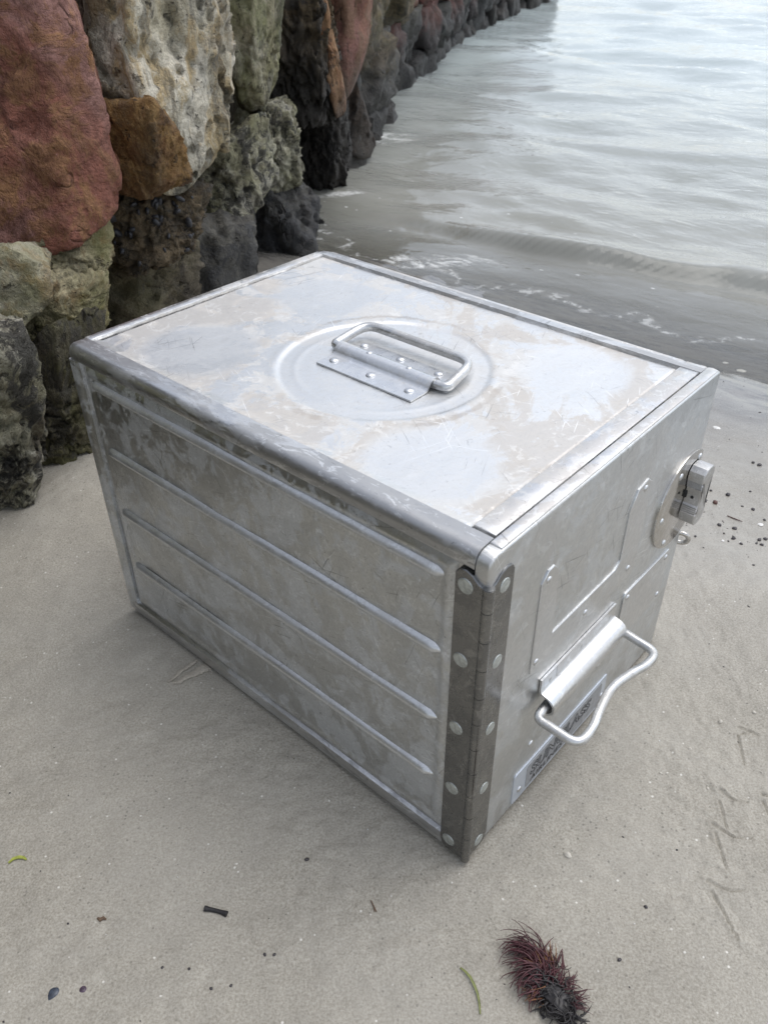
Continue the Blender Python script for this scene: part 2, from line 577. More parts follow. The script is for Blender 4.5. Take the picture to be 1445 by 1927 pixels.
# ------------------------------------------------------------ sea
def water_material():
    k = NT('shallow_sea_water')
    pos = k.n('NewGeometry').outputs['Position']
    sp = k.n('SeparateXYZ', {0: pos})
    q = k.math('ADD', k.math('MULTIPLY', k.math('SUBTRACT', sp.outputs[0], 0.176), 0.6), k.math('MULTIPLY', k.math('SUBTRACT', sp.outputs[1], 1.468), 0.8))
    rot = k.map(pos, (0, 0, 0), (0, 0, 0.56))
    n1 = k.noise(k.map(rot, sc=(1, 2.1, 1)), 14, 3, 0.5, 0.3)
    n2 = k.noise(k.map(rot, sc=(1, 1.7, 1)), 48, 3, 0.5, 0.2)
    far = k.rng(sp.outputs[1], 2.0, 9.0, 1.0, 1.15)
    h = k.math('ADD', k.math('MULTIPLY', n1, k.math('MULTIPLY', far, 1.0)), k.math('MULTIPLY', n2, 0.3))
    amp = k.rng(q, -0.05, 0.6, 0.15, 1.0)
    nd = k.n('Bump', {'Strength': k.math('MULTIPLY', amp, 0.42), 'Distance': 0.012, 'Height': h}).outputs[0]
    murk_sky = k.mix(k.rng(k.noise(pos, 5, 4), 0.3, 0.7), (0.275, 0.275, 0.24), (0.345, 0.35, 0.325))
    murk_sky = k.mix(k.rng(q, 0.4, 3.0), murk_sky, (0.46, 0.53, 0.535))  # murk turned paler and bluer seaward, standing in for brighter sky reflection
    thin = k.rng(q, 0.0, 0.33, 0.10, 0.92)
    body = k.n('MixShader', {0: thin, 1: k.n('BsdfTransparent', {'Color': (0.9, 0.9, 0.87)}).outputs[0], 2: k.n('BsdfDiffuse', {'Color': murk_sky}).outputs[0]})
    gl = k.n('BsdfGlossy', {'Color': (1, 1, 1), 'Roughness': 0.035, 'Normal': nd})
    fr = k.n('Fresnel', {'IOR': 1.38, 'Normal': nd})
    srf = k.n('MixShader', {0: fr.outputs[0], 1: body.outputs[0], 2: gl.outputs[0]})
    # foam: a lacy raft at the water's edge and flecks along the small breaking wave
    def ell(cx, cy, ang, a, b):
        mm = k.map(k.map(pos, (-cx, -cy, 0)), (0, 0, 0), (0, 0, ang), (1 / a, 1 / b, 0))
        return k.rng(k.math('ADD', k.n('VectorMath', {0: mm}, operation='LENGTH').outputs['Value'], k.math('MULTIPLY', k.math('SUBTRACT', n1, 0.5), 2.2)), 1.0, 0.5)
    lace = k.n('TexVoronoi', {'Vector': k.map(pos, sc=(1, 1.6, 1)), 'Scale': 55.0}, feature='DISTANCE_TO_EDGE').outputs['Distance']
    lc = k.math('MULTIPLY', k.rng(k.noise(k.map(rot, sc=(1, 1.8, 1)), 20, 6, 0.75, 0.8), 0.45, 0.60), k.rng(lace, 0.02, 0.12, 0.55, 1.0))
    patch = k.math('MAXIMUM', ell(0.105, 1.655, 0.5, 0.13, 0.045), k.math('MAXIMUM', ell(-0.10, 2.13, 0.2, 0.07, 0.03), ell(0.0, 2.72, 0.5, 0.09, 0.06)))
    raft = k.math('MULTIPLY', lc, patch)
    fl = k.n('TexVoronoi', {'Vector': k.map(k.map(pos, rot=(0, 0, 0.6)), sc=(0.7, 1.5, 0)), 'Scale': 40.0})
    fs = k.n('SeparateColor', {0: fl.outputs['Color']})
    fm = k.math('MULTIPLY', k.rng(fl.outputs['Distance'], 0.16, 0.08), k.rng(fs.outputs[0], 0.9, 0.93))
    fm = k.math('MULTIPLY', fm, k.math('MULTIPLY', k.rng(q, 0.12, 0.22), k.rng(q, 0.8, 0.4)))
    edge = k.math('ABSOLUTE', k.math('ADD', k.math('SUBTRACT', q, 0.075), k.math('MULTIPLY', k.math('SUBTRACT', k.noise(pos, 5.5, 3, 0.6), 0.5), 0.30)))
    rimf = k.math('MULTIPLY', k.rng(edge, 0.013, 0.003), k.rng(k.noise(pos, 42, 4, 0.7), 0.47, 0.58))
    foam = k.math('MULTIPLY', k.math('MAXIMUM', k.math('MAXIMUM', raft, fm), k.math('MULTIPLY', rimf, 0.45)), 0.8)
    fo = k.n('BsdfDiffuse', {'Color': (0.78, 0.79, 0.78)})
    fin = k.n('MixShader', {0: foam, 1: srf.outputs[0], 2: fo.outputs[0]})
    return k.done(fin.outputs[0])

wy = [0.8]
while wy[-1] < 1500:
    wy.append(wy[-1] + max(0.008, 0.0075 * wy[-1] * (1 + wy[-1] / 40)))
wy = np.array(wy)
wu = steps([(-6, -0.6, 0.6), (-0.6, 0.75, 0.0042), (0.75, 1.5, 0.05), (1.5, 8, 0.8)])

def water_fn(U, V):
    x, y = U * V, V
    q = shore_q(x, y)
    p = np.stack([x, y, np.zeros_like(x)], 1)
    z = np.zeros_like(x)
    base = math.atan2(-0.85, -0.53)
    rg = np.random.default_rng(3)
    cell = np.maximum(0.0075 * y, 0.0042 * y)
    for i in range(34):
        lam = 0.085 * (1.075 ** i)
        a = base + rg.normal(0, 0.42)
        kx, ky = math.cos(a), math.sin(a)
        ph = rg.uniform(0, 6.28)
        am = 0.0050 * lam ** 0.95 * sst(2.5, 6.0, lam / cell)
        w = (x * kx + y * ky) * 2 * math.pi / lam + ph + 1.3 * vnoise(p * (0.55 / lam), 40 + i)
        z += am * (np.sin(w) + 0.25 * np.sin(2 * w + 0.5))
    grp = 0.45 + 0.9 * np.clip(fbm(p * np.array([1.3, 1.9, 1]), 2, 77) * 0.5 + 0.5, 0, 1)
    z *= grp * sst(-0.05, 0.5, q)
    al = (x - 0.3) * 0.818 - (y - 1.745) * 0.575
    rr = (x - 0.3) * 0.575 + (y - 1.745) * 0.818 + 0.03 * vnoise(p * 2.3, 5) + 0.012 * vnoise(p * 9, 6) - 0.02 * al * al
    z += 0.034 * np.exp(-(rr / np.where(rr < 0, 0.022, 0.10)) ** 2) * sst(-0.62, -0.1, al) * (0.8 + 0.3 * vnoise(p * 3, 9))
    for off, hgt, c0, ln, sd in ((0.36, 0.009, 0.1, 0.5, 1), (0.72, 0.014, 0.2, 0.55, 2), (0.95, 0.008, -0.1, 0.5, 3), (1.9, 0.022, 0.5, 0.55, 4), (2.6, 0.012, -0.2, 0.9, 5), (4.4, 0.022, 1.0, 1.6, 6), (6.5, 0.024, 2.5, 2.0, 7)):
        r2 = rr - off - 0.10 * vnoise(p * 1.1, 30 + sd)
        z += hgt * np.exp(-(r2 / np.where(r2 < 0, 0.05, 0.14)) ** 2) * np.exp(-((al - c0) / ln) ** 2) * (0.7 + 0.6 * vnoise(p * 1.7, 50 + sd))
    return np.stack([x, y, WATER_Z + z], 1)

wv, wf = grid_mesh(wu, wy, water_fn)
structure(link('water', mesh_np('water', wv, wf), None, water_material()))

# ------------------------------------------------------------ stone wall
def stone_mat(name, cols, dark=0.3, dcol=(0.03, 0.03, 0.03), green=0.0, tide=None, vert=1.0, bump=0.8, pale=0.0, dscale=14, rough=0.85, crack=0.6, pits=0.8, dk=0.78, grim=0.55):
    k = NT('stone_' + name)
    cols = [[x * dk for x in cc] for cc in cols]
    pos = k.n('NewGeometry').outputs['Position']
    z = k.n('SeparateXYZ', {0: pos}).outputs[2]
    pv = k.map(pos, (0, 0, 0), (0.15, 0.1, 0.2), (1, 1, 1.0 / vert))
    a = k.noise(pv, 7, 4, 0.6, 0.8)
    b = k.noise(pv, 24, 6, 0.7, 0.6)
    f = k.noise(pos, 150, 4, 0.75)
    c = k.mix(k.rng(a, 0.42, 0.56), cols[0], cols[1])
    c = k.mix(k.rng(b, 0.47, 0.57), c, cols[2])
    c = k.mix(k.rng(f, 0.40, 0.66, 0.0, 0.6), c, [x * 0.38 for x in cols[0]])
    c = k.mix(k.rng(k.noise(pos, 420, 3, 0.7), 0.6, 0.72, 0.0, 0.4), c, [min(1, x * 1.5 + 0.05) for x in cols[1]])
    if pale:
        c = k.mix(k.math('MULTIPLY', k.rng(k.noise(k.map(pv, (3, 3, 3)), 17, 7, 0.7, 0.5), 0.5, 0.6), pale), c, (0.50, 0.48, 0.42))
    if green:
        gm = k.math('MULTIPLY', k.rng(k.noise(k.map(pos, (1, 4, 2)), 9, 7, 0.68), 0.42, 0.6), green)
        c = k.mix(gm, c, (0.125, 0.13, 0.035))
    dn = k.noise(k.map(pv, (8, 1, 3)), dscale, 6, 0.74, 0.9)
    dm = k.math('MULTIPLY', k.rng(dn, 0.52, 0.57), dark)
    if tide:
        tn = k.math('ADD', z, k.math('MULTIPLY', k.math('SUBTRACT', dn, 0.5), 0.28))
        dm = k.math('MAXIMUM', dm, k.rng(tn, tide[1], tide[0], 0.0, tide[2]))
    c = k.mix(dm, c, dcol)
    grime = k.rng(k.noise(k.map(pos, sc=(1, 1, .45)), 6.5, 5, 0.7, 0.5), 0.50, 0.62, 0.0, grim)
    c = k.mix(grime, c, (0.032, 0.028, 0.022))
    pit = k.math('MULTIPLY', k.rng(k.noise(k.map(pos, (4, 4, 9)), 62, 3, 0.6), 0.63, 0.68), pits)
    c = k.mix(k.math('MULTIPLY', pit, 0.7), c, (0.025, 0.022, 0.02))
    h = k.math('ADD', k.math('MULTIPLY', b, 1.0), k.math('MULTIPLY', f, 0.35))
    h = k.math('SUBTRACT', h, k.math('MULTIPLY', pit, 0.5))
    cr = k.math('ABSOLUTE', k.math('SUBTRACT', k.noise(k.map(pv, (2, 6, 1)), 7, 4, 0.6, 0.4), 0.5))
    cr = k.math('ADD', cr, k.rng(k.noise(k.map(pos, (6, 1, 4)), 6, 2), 0.5, 0.6, 0.05, 0.0))
    h = k.math('SUBTRACT', h, k.rng(cr, 0.02, 0.0, 0.0, 0.5))
    c = k.mix(k.rng(cr, 0.010, 0.0, 0.0, crack), c, (0.03, 0.026, 0.022))
    h = k.math('ADD', h, k.math('MULTIPLY', k.noise(pos, 70, 4, 0.7), 0.45))
    nrm = k.bump(h, min(1.0, bump * 1.15), 0.013)
    ro = k.fmix(dm, rough, 0.55)
    return k.done(k.bsdf(Base_Color=c, Roughness=ro, Normal=nrm, Specular_IOR_Level=0.35))

SM = {
    'red': stone_mat('red', [(0.20, 0.080, 0.055), (0.23, 0.125, 0.105), (0.22, 0.115, 0.055)], 0.3, (0.10, 0.034, 0.024), bump=0.8, dscale=7, crack=0.0, pits=0.15, dk=1.35, grim=0.2),
    'brown': stone_mat('brown', [(0.18, 0.12, 0.08), (0.22, 0.16, 0.12), (0.13, 0.10, 0.07)], 0.4),
    'pale': stone_mat('pale', [(0.30, 0.27, 0.20), (0.44, 0.41, 0.34), (0.30, 0.23, 0.13)], 0.55, (0.04, 0.038, 0.03), green=0.15, vert=1.8, pale=0.55, bump=1.0, dk=1.55, grim=0.35),
    'ochre': stone_mat('ochre', [(0.20, 0.115, 0.04), (0.26, 0.17, 0.075), (0.13, 0.065, 0.025)], 0.45, (0.045, 0.028, 0.015), dk=1.05, grim=0.4),
    'lichen': stone_mat('lichen', [(0.25, 0.23, 0.15), (0.33, 0.30, 0.21), (0.20, 0.20, 0.11)], 0.5, green=0.45, pale=0.3, vert=1.6, dk=1.1, grim=0.4),
    'black': stone_mat('black', [(0.14, 0.10, 0.055), (0.20, 0.15, 0.085), (0.08, 0.065, 0.045)], 0.7, (0.018, 0.017, 0.016), tide=(0.22, 0.40, 0.92), vert=2.2, bump=1.0),
    'orange': stone_mat('orange', [(0.30, 0.14, 0.055), (0.25, 0.15, 0.08), (0.20, 0.10, 0.05)], 0.35, tide=(0.16, 0.26, 0.7), vert=1.7, dk=1.1, grim=0.3),
    'pink': stone_mat('pink', [(0.27, 0.135, 0.085), (0.25, 0.125, 0.105), (0.20, 0.12, 0.08)], 0.2, tide=(0.17, 0.27, 0.75), dcol=(0.06, 0.055, 0.045), vert=1.5, dk=1.0, grim=0.3),
    'blackbrown': stone_mat('blackbrown', [(0.10, 0.07, 0.05), (0.15, 0.11, 0.08), (0.07, 0.055, 0.045)], 0.7, (0.016, 0.015, 0.014), tide=(0.05, 0.2, 0.6), vert=2.2),
    'crag': stone_mat('crag', [(0.19, 0.18, 0.12), (0.34, 0.33, 0.25), (0.12, 0.11, 0.08)], 0.85, (0.022, 0.021, 0.019), green=0.3, pale=0.5, bump=1.0, dscale=22, dk=1.3, grim=0.5),
    'grey': stone_mat('grey', [(0.13, 0.125, 0.115), (0.20, 0.19, 0.16), (0.085, 0.085, 0.085)], 0.7, (0.03, 0.031, 0.034), tide=(0.03, 0.15, 0.75), vert=1.4, bump=1.0),
    'mortar': stone_mat('mortar', [(0.15, 0.11, 0.065), (0.20, 0.15, 0.09), (0.10, 0.08, 0.05)], 0.6, (0.03, 0.028, 0.024), bump=1.0, dscale=35),
    'green': stone_mat('green', [(0.21, 0.19, 0.11), (0.32, 0.28, 0.18), (0.17, 0.12, 0.06)], 0.35, green=0.75, bump=0.8, dk=1.35, grim=0.35),
    'palegreen': stone_mat('palegreen', [(0.28, 0.26, 0.18), (0.37, 0.34, 0.25), (0.24, 0.18, 0.10)], 0.35, green=0.5, pale=0.4, dk=1.3, grim=0.35),
    'mud': stone_mat('mud', [(0.14, 0.115, 0.075), (0.22, 0.19, 0.14), (0.10, 0.085, 0.06)], 0.6, (0.035, 0.03, 0.024), green=0.2),
    'dark': stone_mat('dark', [(0.13, 0.11, 0.075), (0.20, 0.18, 0.13), (0.09, 0.075, 0.055)], 0.75, (0.028, 0.025, 0.021), green=0.4, vert=2.0, bump=1.0),
    'darkpale': stone_mat('darkpale', [(0.19, 0.175, 0.13), (0.30, 0.285, 0.23), (0.12, 0.10, 0.075)], 0.9, (0.026, 0.024, 0.021), green=0.25, pale=0.55, vert=1.2, bump=1.0, dk=1.2, grim=0.5),
    'farred': stone_mat('farred', [(0.19, 0.065, 0.05), (0.17, 0.075, 0.06), (0.13, 0.065, 0.045)], 0.4, tide=(0.10, 0.26, 0.93), dk=1.0, grim=0.4),
    'fartan': stone_mat('fartan', [(0.17, 0.13, 0.08), (0.23, 0.18, 0.12), (0.12, 0.10, 0.07)], 0.6, tide=(0.10, 0.27, 0.93), green=0.25, dk=0.95, grim=0.5),
    'fargrey': stone_mat('fargrey', [(0.11, 0.105, 0.095), (0.16, 0.15, 0.13), (0.075, 0.07, 0.07)], 0.7, tide=(0.10, 0.28, 0.93), green=0.15),
}
ICO = {}
def ico(sub):
    if sub not in ICO:
        bm = bmesh.new()
        bmesh.ops.create_icosphere(bm, subdivisions=sub, radius=1.0)
        bm.verts.ensure_lookup_table()
        v = np.array([tuple(x.co) for x in bm.verts])
        f = np.array([[x.index for x in p.verts] for p in bm.faces])
        bm.free()
        v /= np.linalg.norm(v, axis=1, keepdims=True)
        ICO[sub] = (v, f)
    return ICO[sub]

STYLE = {  # fbm amp, chip amp, groove amp, groove stretch (vertical), pit amp, corner sharpness, corner cuts
    'red': (.002, .004, .002, 1.0, .000, 70, 6), 'green': (.003, .006, .010, .35, .002, 60, 5), 'palegreen': (.003, .006, .008, .35, .002, 60, 5), 'mud': (.004, .008, .011, .35, .003, 50, 5),
    'lichen': (.004, .007, .009, 2.0, .003, 60, 5), 'pink': (.003, .005, .005, 2.5, .001, 60, 5),
    'pale': (.003, .006, .014, 3.2, .002, 70, 4), 'ochre': (.003, .008, .004, 1.5, .0, 40, 6),
    'crag': (.008, .012, .018, 2.5, .009, 22, 10), 'mortar': (.010, .012, .008, 1.0, .008, 16, 8), 'grey': (.004, .009, .014, 2.5, .004, 60, 5),
    'black': (.004, .008, .015, 3.5, .004, 60, 5), 'blackbrown': (.006, .010, .018, 5.0, .004, 24, 6), 'darkpale': (.005, .010, .013, .5, .004, 50, 6),
    'dark': (.004, .009, .012, .4, .004, 50, 6), 'default': (.004, .007, .007, 2.5, .002, 50, 7)}

def stone_mesh(name, N, D, c, sub, style, seed, cutmin=0.90):
    am, ch, gr, gs, pt, pw, cuts = STYLE.get(style, STYLE['default'])
    fct = {'red': 0.35, 'mortar': 1.0, 'pale': 0.8, 'ochre': 0.7}.get(style, 1.0)
    N = np.array(N, float); D = np.array(D, float)
    slack = np.maximum(D - N @ c, 0.008)
    U0, F = ico(sub)
    gg = np.random.default_rng(seed)
    cutmin = 0.74 if sub < 5 else cutmin
    us = ico(3)[0]
    rough_ = 1.0 / np.max(us @ (N / slack[:, None]).T, axis=1)
    cl = us * rough_[:, None]
    for _ in range(cuts):                             # broken-off corners
        nn = gg.normal(size=3); nn /= np.linalg.norm(nn)
        N = np.vstack([N, nn]); slack = np.append(slack, (cl @ nn).max() * gg.uniform(cutmin, 0.98))
    A = N / slack[:, None]
    def radius(u):
        s = np.clip(u @ A.T, 0, None)
        return 1.0 / (np.sum(s ** pw, axis=1) ** (1.0 / pw))
    us = ico(3)[0]
    cloud = us * radius(us)[:, None]
    cov = cloud.T @ cloud / len(cloud)
    ev, E = np.linalg.eigh(cov)
    u = (U0 @ E) * np.sqrt(ev) @ E.T
    u /= np.linalg.norm(u, axis=1, keepdims=True)
    P = u * radius(u)[:, None]
    W = P + c + seed * 3.17
    sz = np.sqrt(ev).mean() / 0.09
    g = min(1.0, max(0.5, sz))
    d = 0.6 * am * fbm(W * 16, 5, seed)
    st = fbm(W * np.array([9, 9, 9 / max(1, gs * 0.5)]), 3, seed + 9) * 2.2
    d += ch * ((np.floor(st) + sst(0.35, 0.65, st - np.floor(st))) * 0.4)
    wv_ = W + 0.02 * np.stack([vnoise(W * 12, seed + 2), vnoise(W * 12 + 5, seed + 3), vnoise(W * 12 + 9, seed + 4)], 1)
    for K, tilt, off, zs in ((14, .10, .005, 1.0), (110, .22, .004, 1 + .35 * (gs - 1)), (420, .32, .0024, 1 + .35 * (gs - 1))):
        if sub < 5 and K > 200:
            continue
        cp = P[gg.integers(0, len(P), K)] + gg.normal(size=(K, 3)) * 0.004
        sc = np.array([1, 1, 1 / zs])
        A2 = P * sc; B2 = cp * sc
        near = np.empty(len(P), dtype=np.int64)
        for a in range(0, len(P), 8192):
            blk = A2[a:a + 8192]
            near[a:a + 8192] = np.argmin((B2 ** 2).sum(1)[None] - 2 * blk @ B2.T, axis=1)
        fq = fct * (1.7 if sub < 5 else 1.0)
        tv = gg.normal(size=(K, 3)) * tilt * fq
        ov = gg.uniform(-1, 1, K) * off * fq
        d += np.clip(np.einsum('ij,ij->i', tv[near], P - cp[near]), -.012, .012) + ov[near]
    d += am * 0.6 * fbm(W * 70, 3, seed + 6, 0.6)
    rg = np.abs(fbm(wv_ * np.array([26, 26, 26 / gs]), 4, seed + 5, 0.55))
    d -= gr * sst(0.16, 0.0, rg)
    if pt:
        pn = vnoise(W * 60, seed + 7)
        d -= pt * sst(0.45, 0.75, pn)
        d += 0.5 * pt * fbm(W * 85, 2, seed + 8)
    P = P + u * (d * g)[:, None]
    return mesh_np(name, P, F)

WROOT = Vector((-0.43, 0.75, 0))
wall = empty('stone_wall', WROOT)
tag(wall, 'rough old sea wall of big weathered red, tan and black stones beside the water', 'wall')

def add_stone(N, D, c, sub, style, mat, seed, name='stone'):
    me = stone_mesh(name, N, D, np.array(c), sub, style, seed)
    o = link(name, me, wall, mat)
    o.location = Vector(c) - WROOT
    return o

# nearest stones: outline, viewing-side facets, thickness and run-in direction (all in metres)
STONES = [
 ('red', 6, 0.36, (-0.323, 0.928, -0.185), [(-0.435, 0.965, 0.522), (-0.324, 1.003, 0.52), (-0.318, 0.995, 0.471), (-0.299, 0.991, 0.416), (-0.29, 0.986, 0.374), (-0.293, 0.975, 0.328), (-0.304, 0.962, 0.278), (-0.332, 0.948, 0.257), (-0.388, 0.925, 0.24), (-0.432, 0.907, 0.229), (-0.499, 0.884, 0.226)], [((0.655, -0.748, 0.105), -0.9064), ((0.021, -0.985, 0.174), -0.8922), ((0.975, -0.221, 0.0), -0.5176), ((0.376, -0.553, -0.743), -0.8161), ((0.621, -0.448, 0.643), -0.2397)]),
 ('brown', 5, 0.2, (-0.293, 0.952, -0.09), [(-0.378, 1.169, 0.514), (-0.331, 1.183, 0.513), (-0.348, 1.167, 0.4), (-0.375, 1.158, 0.39), (-0.39, 1.158, 0.436)], [((0.603, -0.798, 0.0), -1.1483), ((-0.05, -0.984, 0.174), -1.0435)]),
 ('pale', 6, 0.42, (-0.249, 0.957, -0.151), [(-0.308, 1.09, 0.517), (-0.152, 1.13, 0.514), (-0.162, 1.114, 0.428), (-0.157, 1.102, 0.342), (-0.179, 1.091, 0.313), (-0.239, 1.07, 0.276), (-0.327, 1.047, 0.278), (-0.322, 1.068, 0.403)], [((-0.364, -0.93, 0.052), -0.8784), ((0.871, -0.491, 0.035), -0.7587), ((0.553, -0.561, -0.616), -0.8511), ((0.973, -0.232, 0.0), -0.4922)]),
 ('ochre', 6, 0.2, (-0.241, 0.95, -0.201), [(-0.31, 1.041, 0.359), (-0.262, 1.053, 0.358), (-0.238, 1.052, 0.322), (-0.234, 1.045, 0.288), (-0.275, 1.033, 0.277), (-0.318, 1.023, 0.283)], [((-0.337, -0.939, -0.07), -0.9128), ((0.842, -0.521, -0.139), -0.8101), ((0.362, -0.531, -0.766), -0.8485)]),
 ('lichen', 5, 0.3, (-0.13, 0.983, -0.127), [(-0.212, 1.516, 0.5), (-0.153, 1.523, 0.499), (-0.163, 1.507, 0.383), (-0.178, 1.497, 0.324), (-0.202, 1.488, 0.276), (-0.216, 1.487, 0.286), (-0.225, 1.495, 0.355)], [((-0.13, -0.992, 0.0), -1.4611), ((0.884, -0.459, -0.087), -0.8958), ((0.467, -0.607, -0.643), -1.136)]),
 ('black', 6, 0.4, (-0.061, 0.989, -0.138), [(-0.217, 1.975, 0.483), (-0.12, 1.98, 0.482), (-0.111, 1.962, 0.348), (-0.083, 1.942, 0.189), (-0.131, 1.937, 0.175), (-0.221, 1.932, 0.182), (-0.256, 1.935, 0.215)], [((-0.316, -0.948, 0.035), -1.8029), ((0.937, -0.349, 0.0), -0.7957), ((-0.019, -0.766, -0.643), -1.5547)]),
 ('orange', 5, 0.15, (-0.054, 0.99, -0.133), [(-0.129, 1.99, 0.438), (-0.117, 1.982, 0.374), (-0.096, 1.978, 0.342), (-0.078, 1.96, 0.201), (-0.09, 1.957, 0.179), (-0.108, 1.967, 0.261), (-0.125, 1.975, 0.328)], [((-0.12, -0.993, 0.0), -1.9438), ((0.8, -0.6, 0.0), -1.2687)]),
 ('pink', 5, 0.35, (-0.036, 0.993, -0.114), [(-0.12, 2.208, 0.405), (-0.028, 2.211, 0.404), (-0.034, 2.199, 0.302), (-0.059, 2.188, 0.216), (-0.085, 2.183, 0.179), (-0.109, 2.193, 0.271)], [((-0.308, -0.951, 0.0), -2.0662), ((0.789, -0.615, 0.0), -1.4133), ((0.288, -0.71, -0.643), -1.677)]),
 ('black', 6, 0.4, (-0.049, 0.973, -0.224), [(-0.22, 2.16, 0.134), (-0.093, 2.169, 0.145), (-0.092, 2.144, 0.038), (-0.104, 2.133, -0.008), (-0.173, 2.121, -0.045), (-0.221, 2.129, 0.001)], [((-0.375, -0.923, 0.087), -1.9374), ((0.933, -0.36, 0.0), -0.8752), ((0.183, -0.799, 0.574), -1.5804)]),
 ('blackbrown', 5, 0.3, (-0.028, 0.98, -0.198), [(-0.103, 2.379, 0.153), (-0.073, 2.384, 0.176), (-0.044, 2.367, 0.089), (-0.023, 2.355, 0.024), (-0.038, 2.35, 0.002), (-0.099, 2.35, 0.01)], [((-0.315, -0.949, 0.0), -2.2226), ((0.88, -0.475, 0.0), -1.1826)]),
 ('crag', 6, 0.3, (-0.103, 0.967, -0.233), [(-0.241, 1.737, 0.237), (-0.178, 1.741, 0.225), (-0.168, 1.728, 0.167), (-0.174, 1.713, 0.109), (-0.206, 1.706, 0.094), (-0.288, 1.697, 0.093), (-0.334, 1.7, 0.123), (-0.321, 1.71, 0.162)], [((-0.233, -0.937, 0.259), -1.5333), ((0.761, -0.615, 0.208), -1.1669), ((0.311, -0.635, 0.707), -0.9891)]),
 ('grey', 6, 0.6, (-0.087, 0.948, -0.308), [(-0.302, 1.696, 0.101), (-0.225, 1.705, 0.108), (-0.164, 1.708, 0.1), (-0.138, 1.702, 0.074), (-0.144, 1.67, -0.024), (-0.172, 1.647, -0.087), (-0.404, 1.612, -0.127), (-0.394, 1.657, 0.007), (-0.358, 1.671, 0.041)], [((-0.337, -0.939, 0.07), -1.5246), ((0.82, -0.568, 0.07), -1.0811), ((0.169, -0.62, 0.766), -0.9602)]),
 ('mortar', 6, 0.25, (-0.242, 0.926, -0.288), [(-0.352, 1.12, 0.263), (-0.262, 1.141, 0.256), (-0.19, 1.152, 0.23), (-0.193, 1.146, 0.214), (-0.261, 1.118, 0.181), (-0.268, 1.111, 0.166), (-0.334, 1.094, 0.164), (-0.371, 1.088, 0.177), (-0.366, 1.101, 0.214)], [((0.074, -0.903, 0.423), -0.9435), ((0.716, -0.608, 0.342), -0.8184), ((0.32, -0.696, -0.643), -0.9457)]),
 ('green', 5, 0.2, (-0.335, 0.89, -0.309), [(-0.39, 0.936, 0.234), (-0.322, 0.969, 0.254), (-0.326, 0.955, 0.219), (-0.39, 0.922, 0.192)], [((0.341, -0.904, 0.259), -0.918), ((0.868, -0.488, 0.087), -0.7468)]),
 ('palegreen', 5, 0.2, (-0.388, 0.86, -0.333), [(-0.43, 0.822, 0.255), (-0.355, 0.858, 0.261), (-0.357, 0.843, 0.224), (-0.386, 0.822, 0.202), (-0.441, 0.786, 0.173)], [((0.407, -0.903, 0.139), -0.8769), ((0.856, -0.509, 0.087), -0.724)]),
 ('green', 6, 0.25, (-0.351, 0.863, -0.364), [(-0.42, 0.886, 0.173), (-0.384, 0.912, 0.199), (-0.323, 0.946, 0.222), (-0.33, 0.917, 0.159), (-0.367, 0.895, 0.143), (-0.412, 0.867, 0.12), (-0.427, 0.861, 0.12)], [((0.21, -0.974, 0.087), -0.9454), ((0.881, -0.465, 0.087), -0.728), ((0.408, -0.649, -0.643), -0.7597)]),
 ('mud', 5, 0.3, (-0.27, 0.897, -0.351), [(-0.394, 1.132, 0.156), (-0.336, 1.148, 0.152), (-0.282, 1.159, 0.137), (-0.271, 1.151, 0.108), (-0.276, 1.136, 0.074), (-0.339, 1.111, 0.058), (-0.413, 1.083, 0.043), (-0.412, 1.099, 0.084)], [((0.031, -0.998, 0.052), -1.1338), ((0.836, -0.548, 0.0), -0.9051)]),
 ('dark', 6, 0.3, (-0.353, 0.82, -0.451), [(-0.41, 0.86, 0.122), (-0.362, 0.894, 0.147), (-0.335, 0.91, 0.155), (-0.342, 0.853, 0.057), (-0.355, 0.833, 0.03), (-0.399, 0.792, -0.009), (-0.41, 0.799, 0.012), (-0.413, 0.83, 0.071)], [((0.228, -0.964, -0.139), -0.9211), ((0.895, -0.412, -0.174), -0.697)]),
 ('darkpale', 6, 0.3, (-0.404, 0.79, -0.461), [(-0.446, 0.77, 0.204), (-0.383, 0.805, 0.208), (-0.369, 0.784, 0.161), (-0.364, 0.759, 0.113), (-0.366, 0.722, 0.051), (-0.398, 0.691, 0.026), (-0.459, 0.645, 0.001)], [((0.373, -0.922, -0.105), -0.8484), ((0.912, -0.386, -0.139), -0.6525), ((0.522, -0.691, 0.5), -0.541)]),
 ('crag', 5, 0.3, (-0.161, 0.956, -0.246), [(-0.317, 1.409, 0.198), (-0.234, 1.435, 0.247), (-0.191, 1.45, 0.275), (-0.184, 1.429, 0.187), (-0.235, 1.402, 0.119), (-0.326, 1.384, 0.108)], [((-0.094, -0.986, 0.139), -1.3509), ((0.811, -0.578, 0.087), -0.9977)]),
 ('grey', 5, 0.35, (-0.188, 0.931, -0.313), [(-0.316, 1.295, 0.135), (-0.272, 1.312, 0.159), (-0.204, 1.328, 0.165), (-0.21, 1.289, 0.054), (-0.321, 1.254, 0.016)], [((-0.01, -0.998, 0.07), -1.286), ((0.861, -0.508, 0.035), -0.8828)]),
 ('mud', 5, 0.3, (-0.261, 0.913, -0.312), [(-0.384, 1.143, 0.187), (-0.272, 1.171, 0.177), (-0.269, 1.154, 0.123), (-0.393, 1.122, 0.135)], [((0.274, -0.958, 0.087), -1.1774), ((0.874, -0.485, 0.0), -0.8458)]),
]

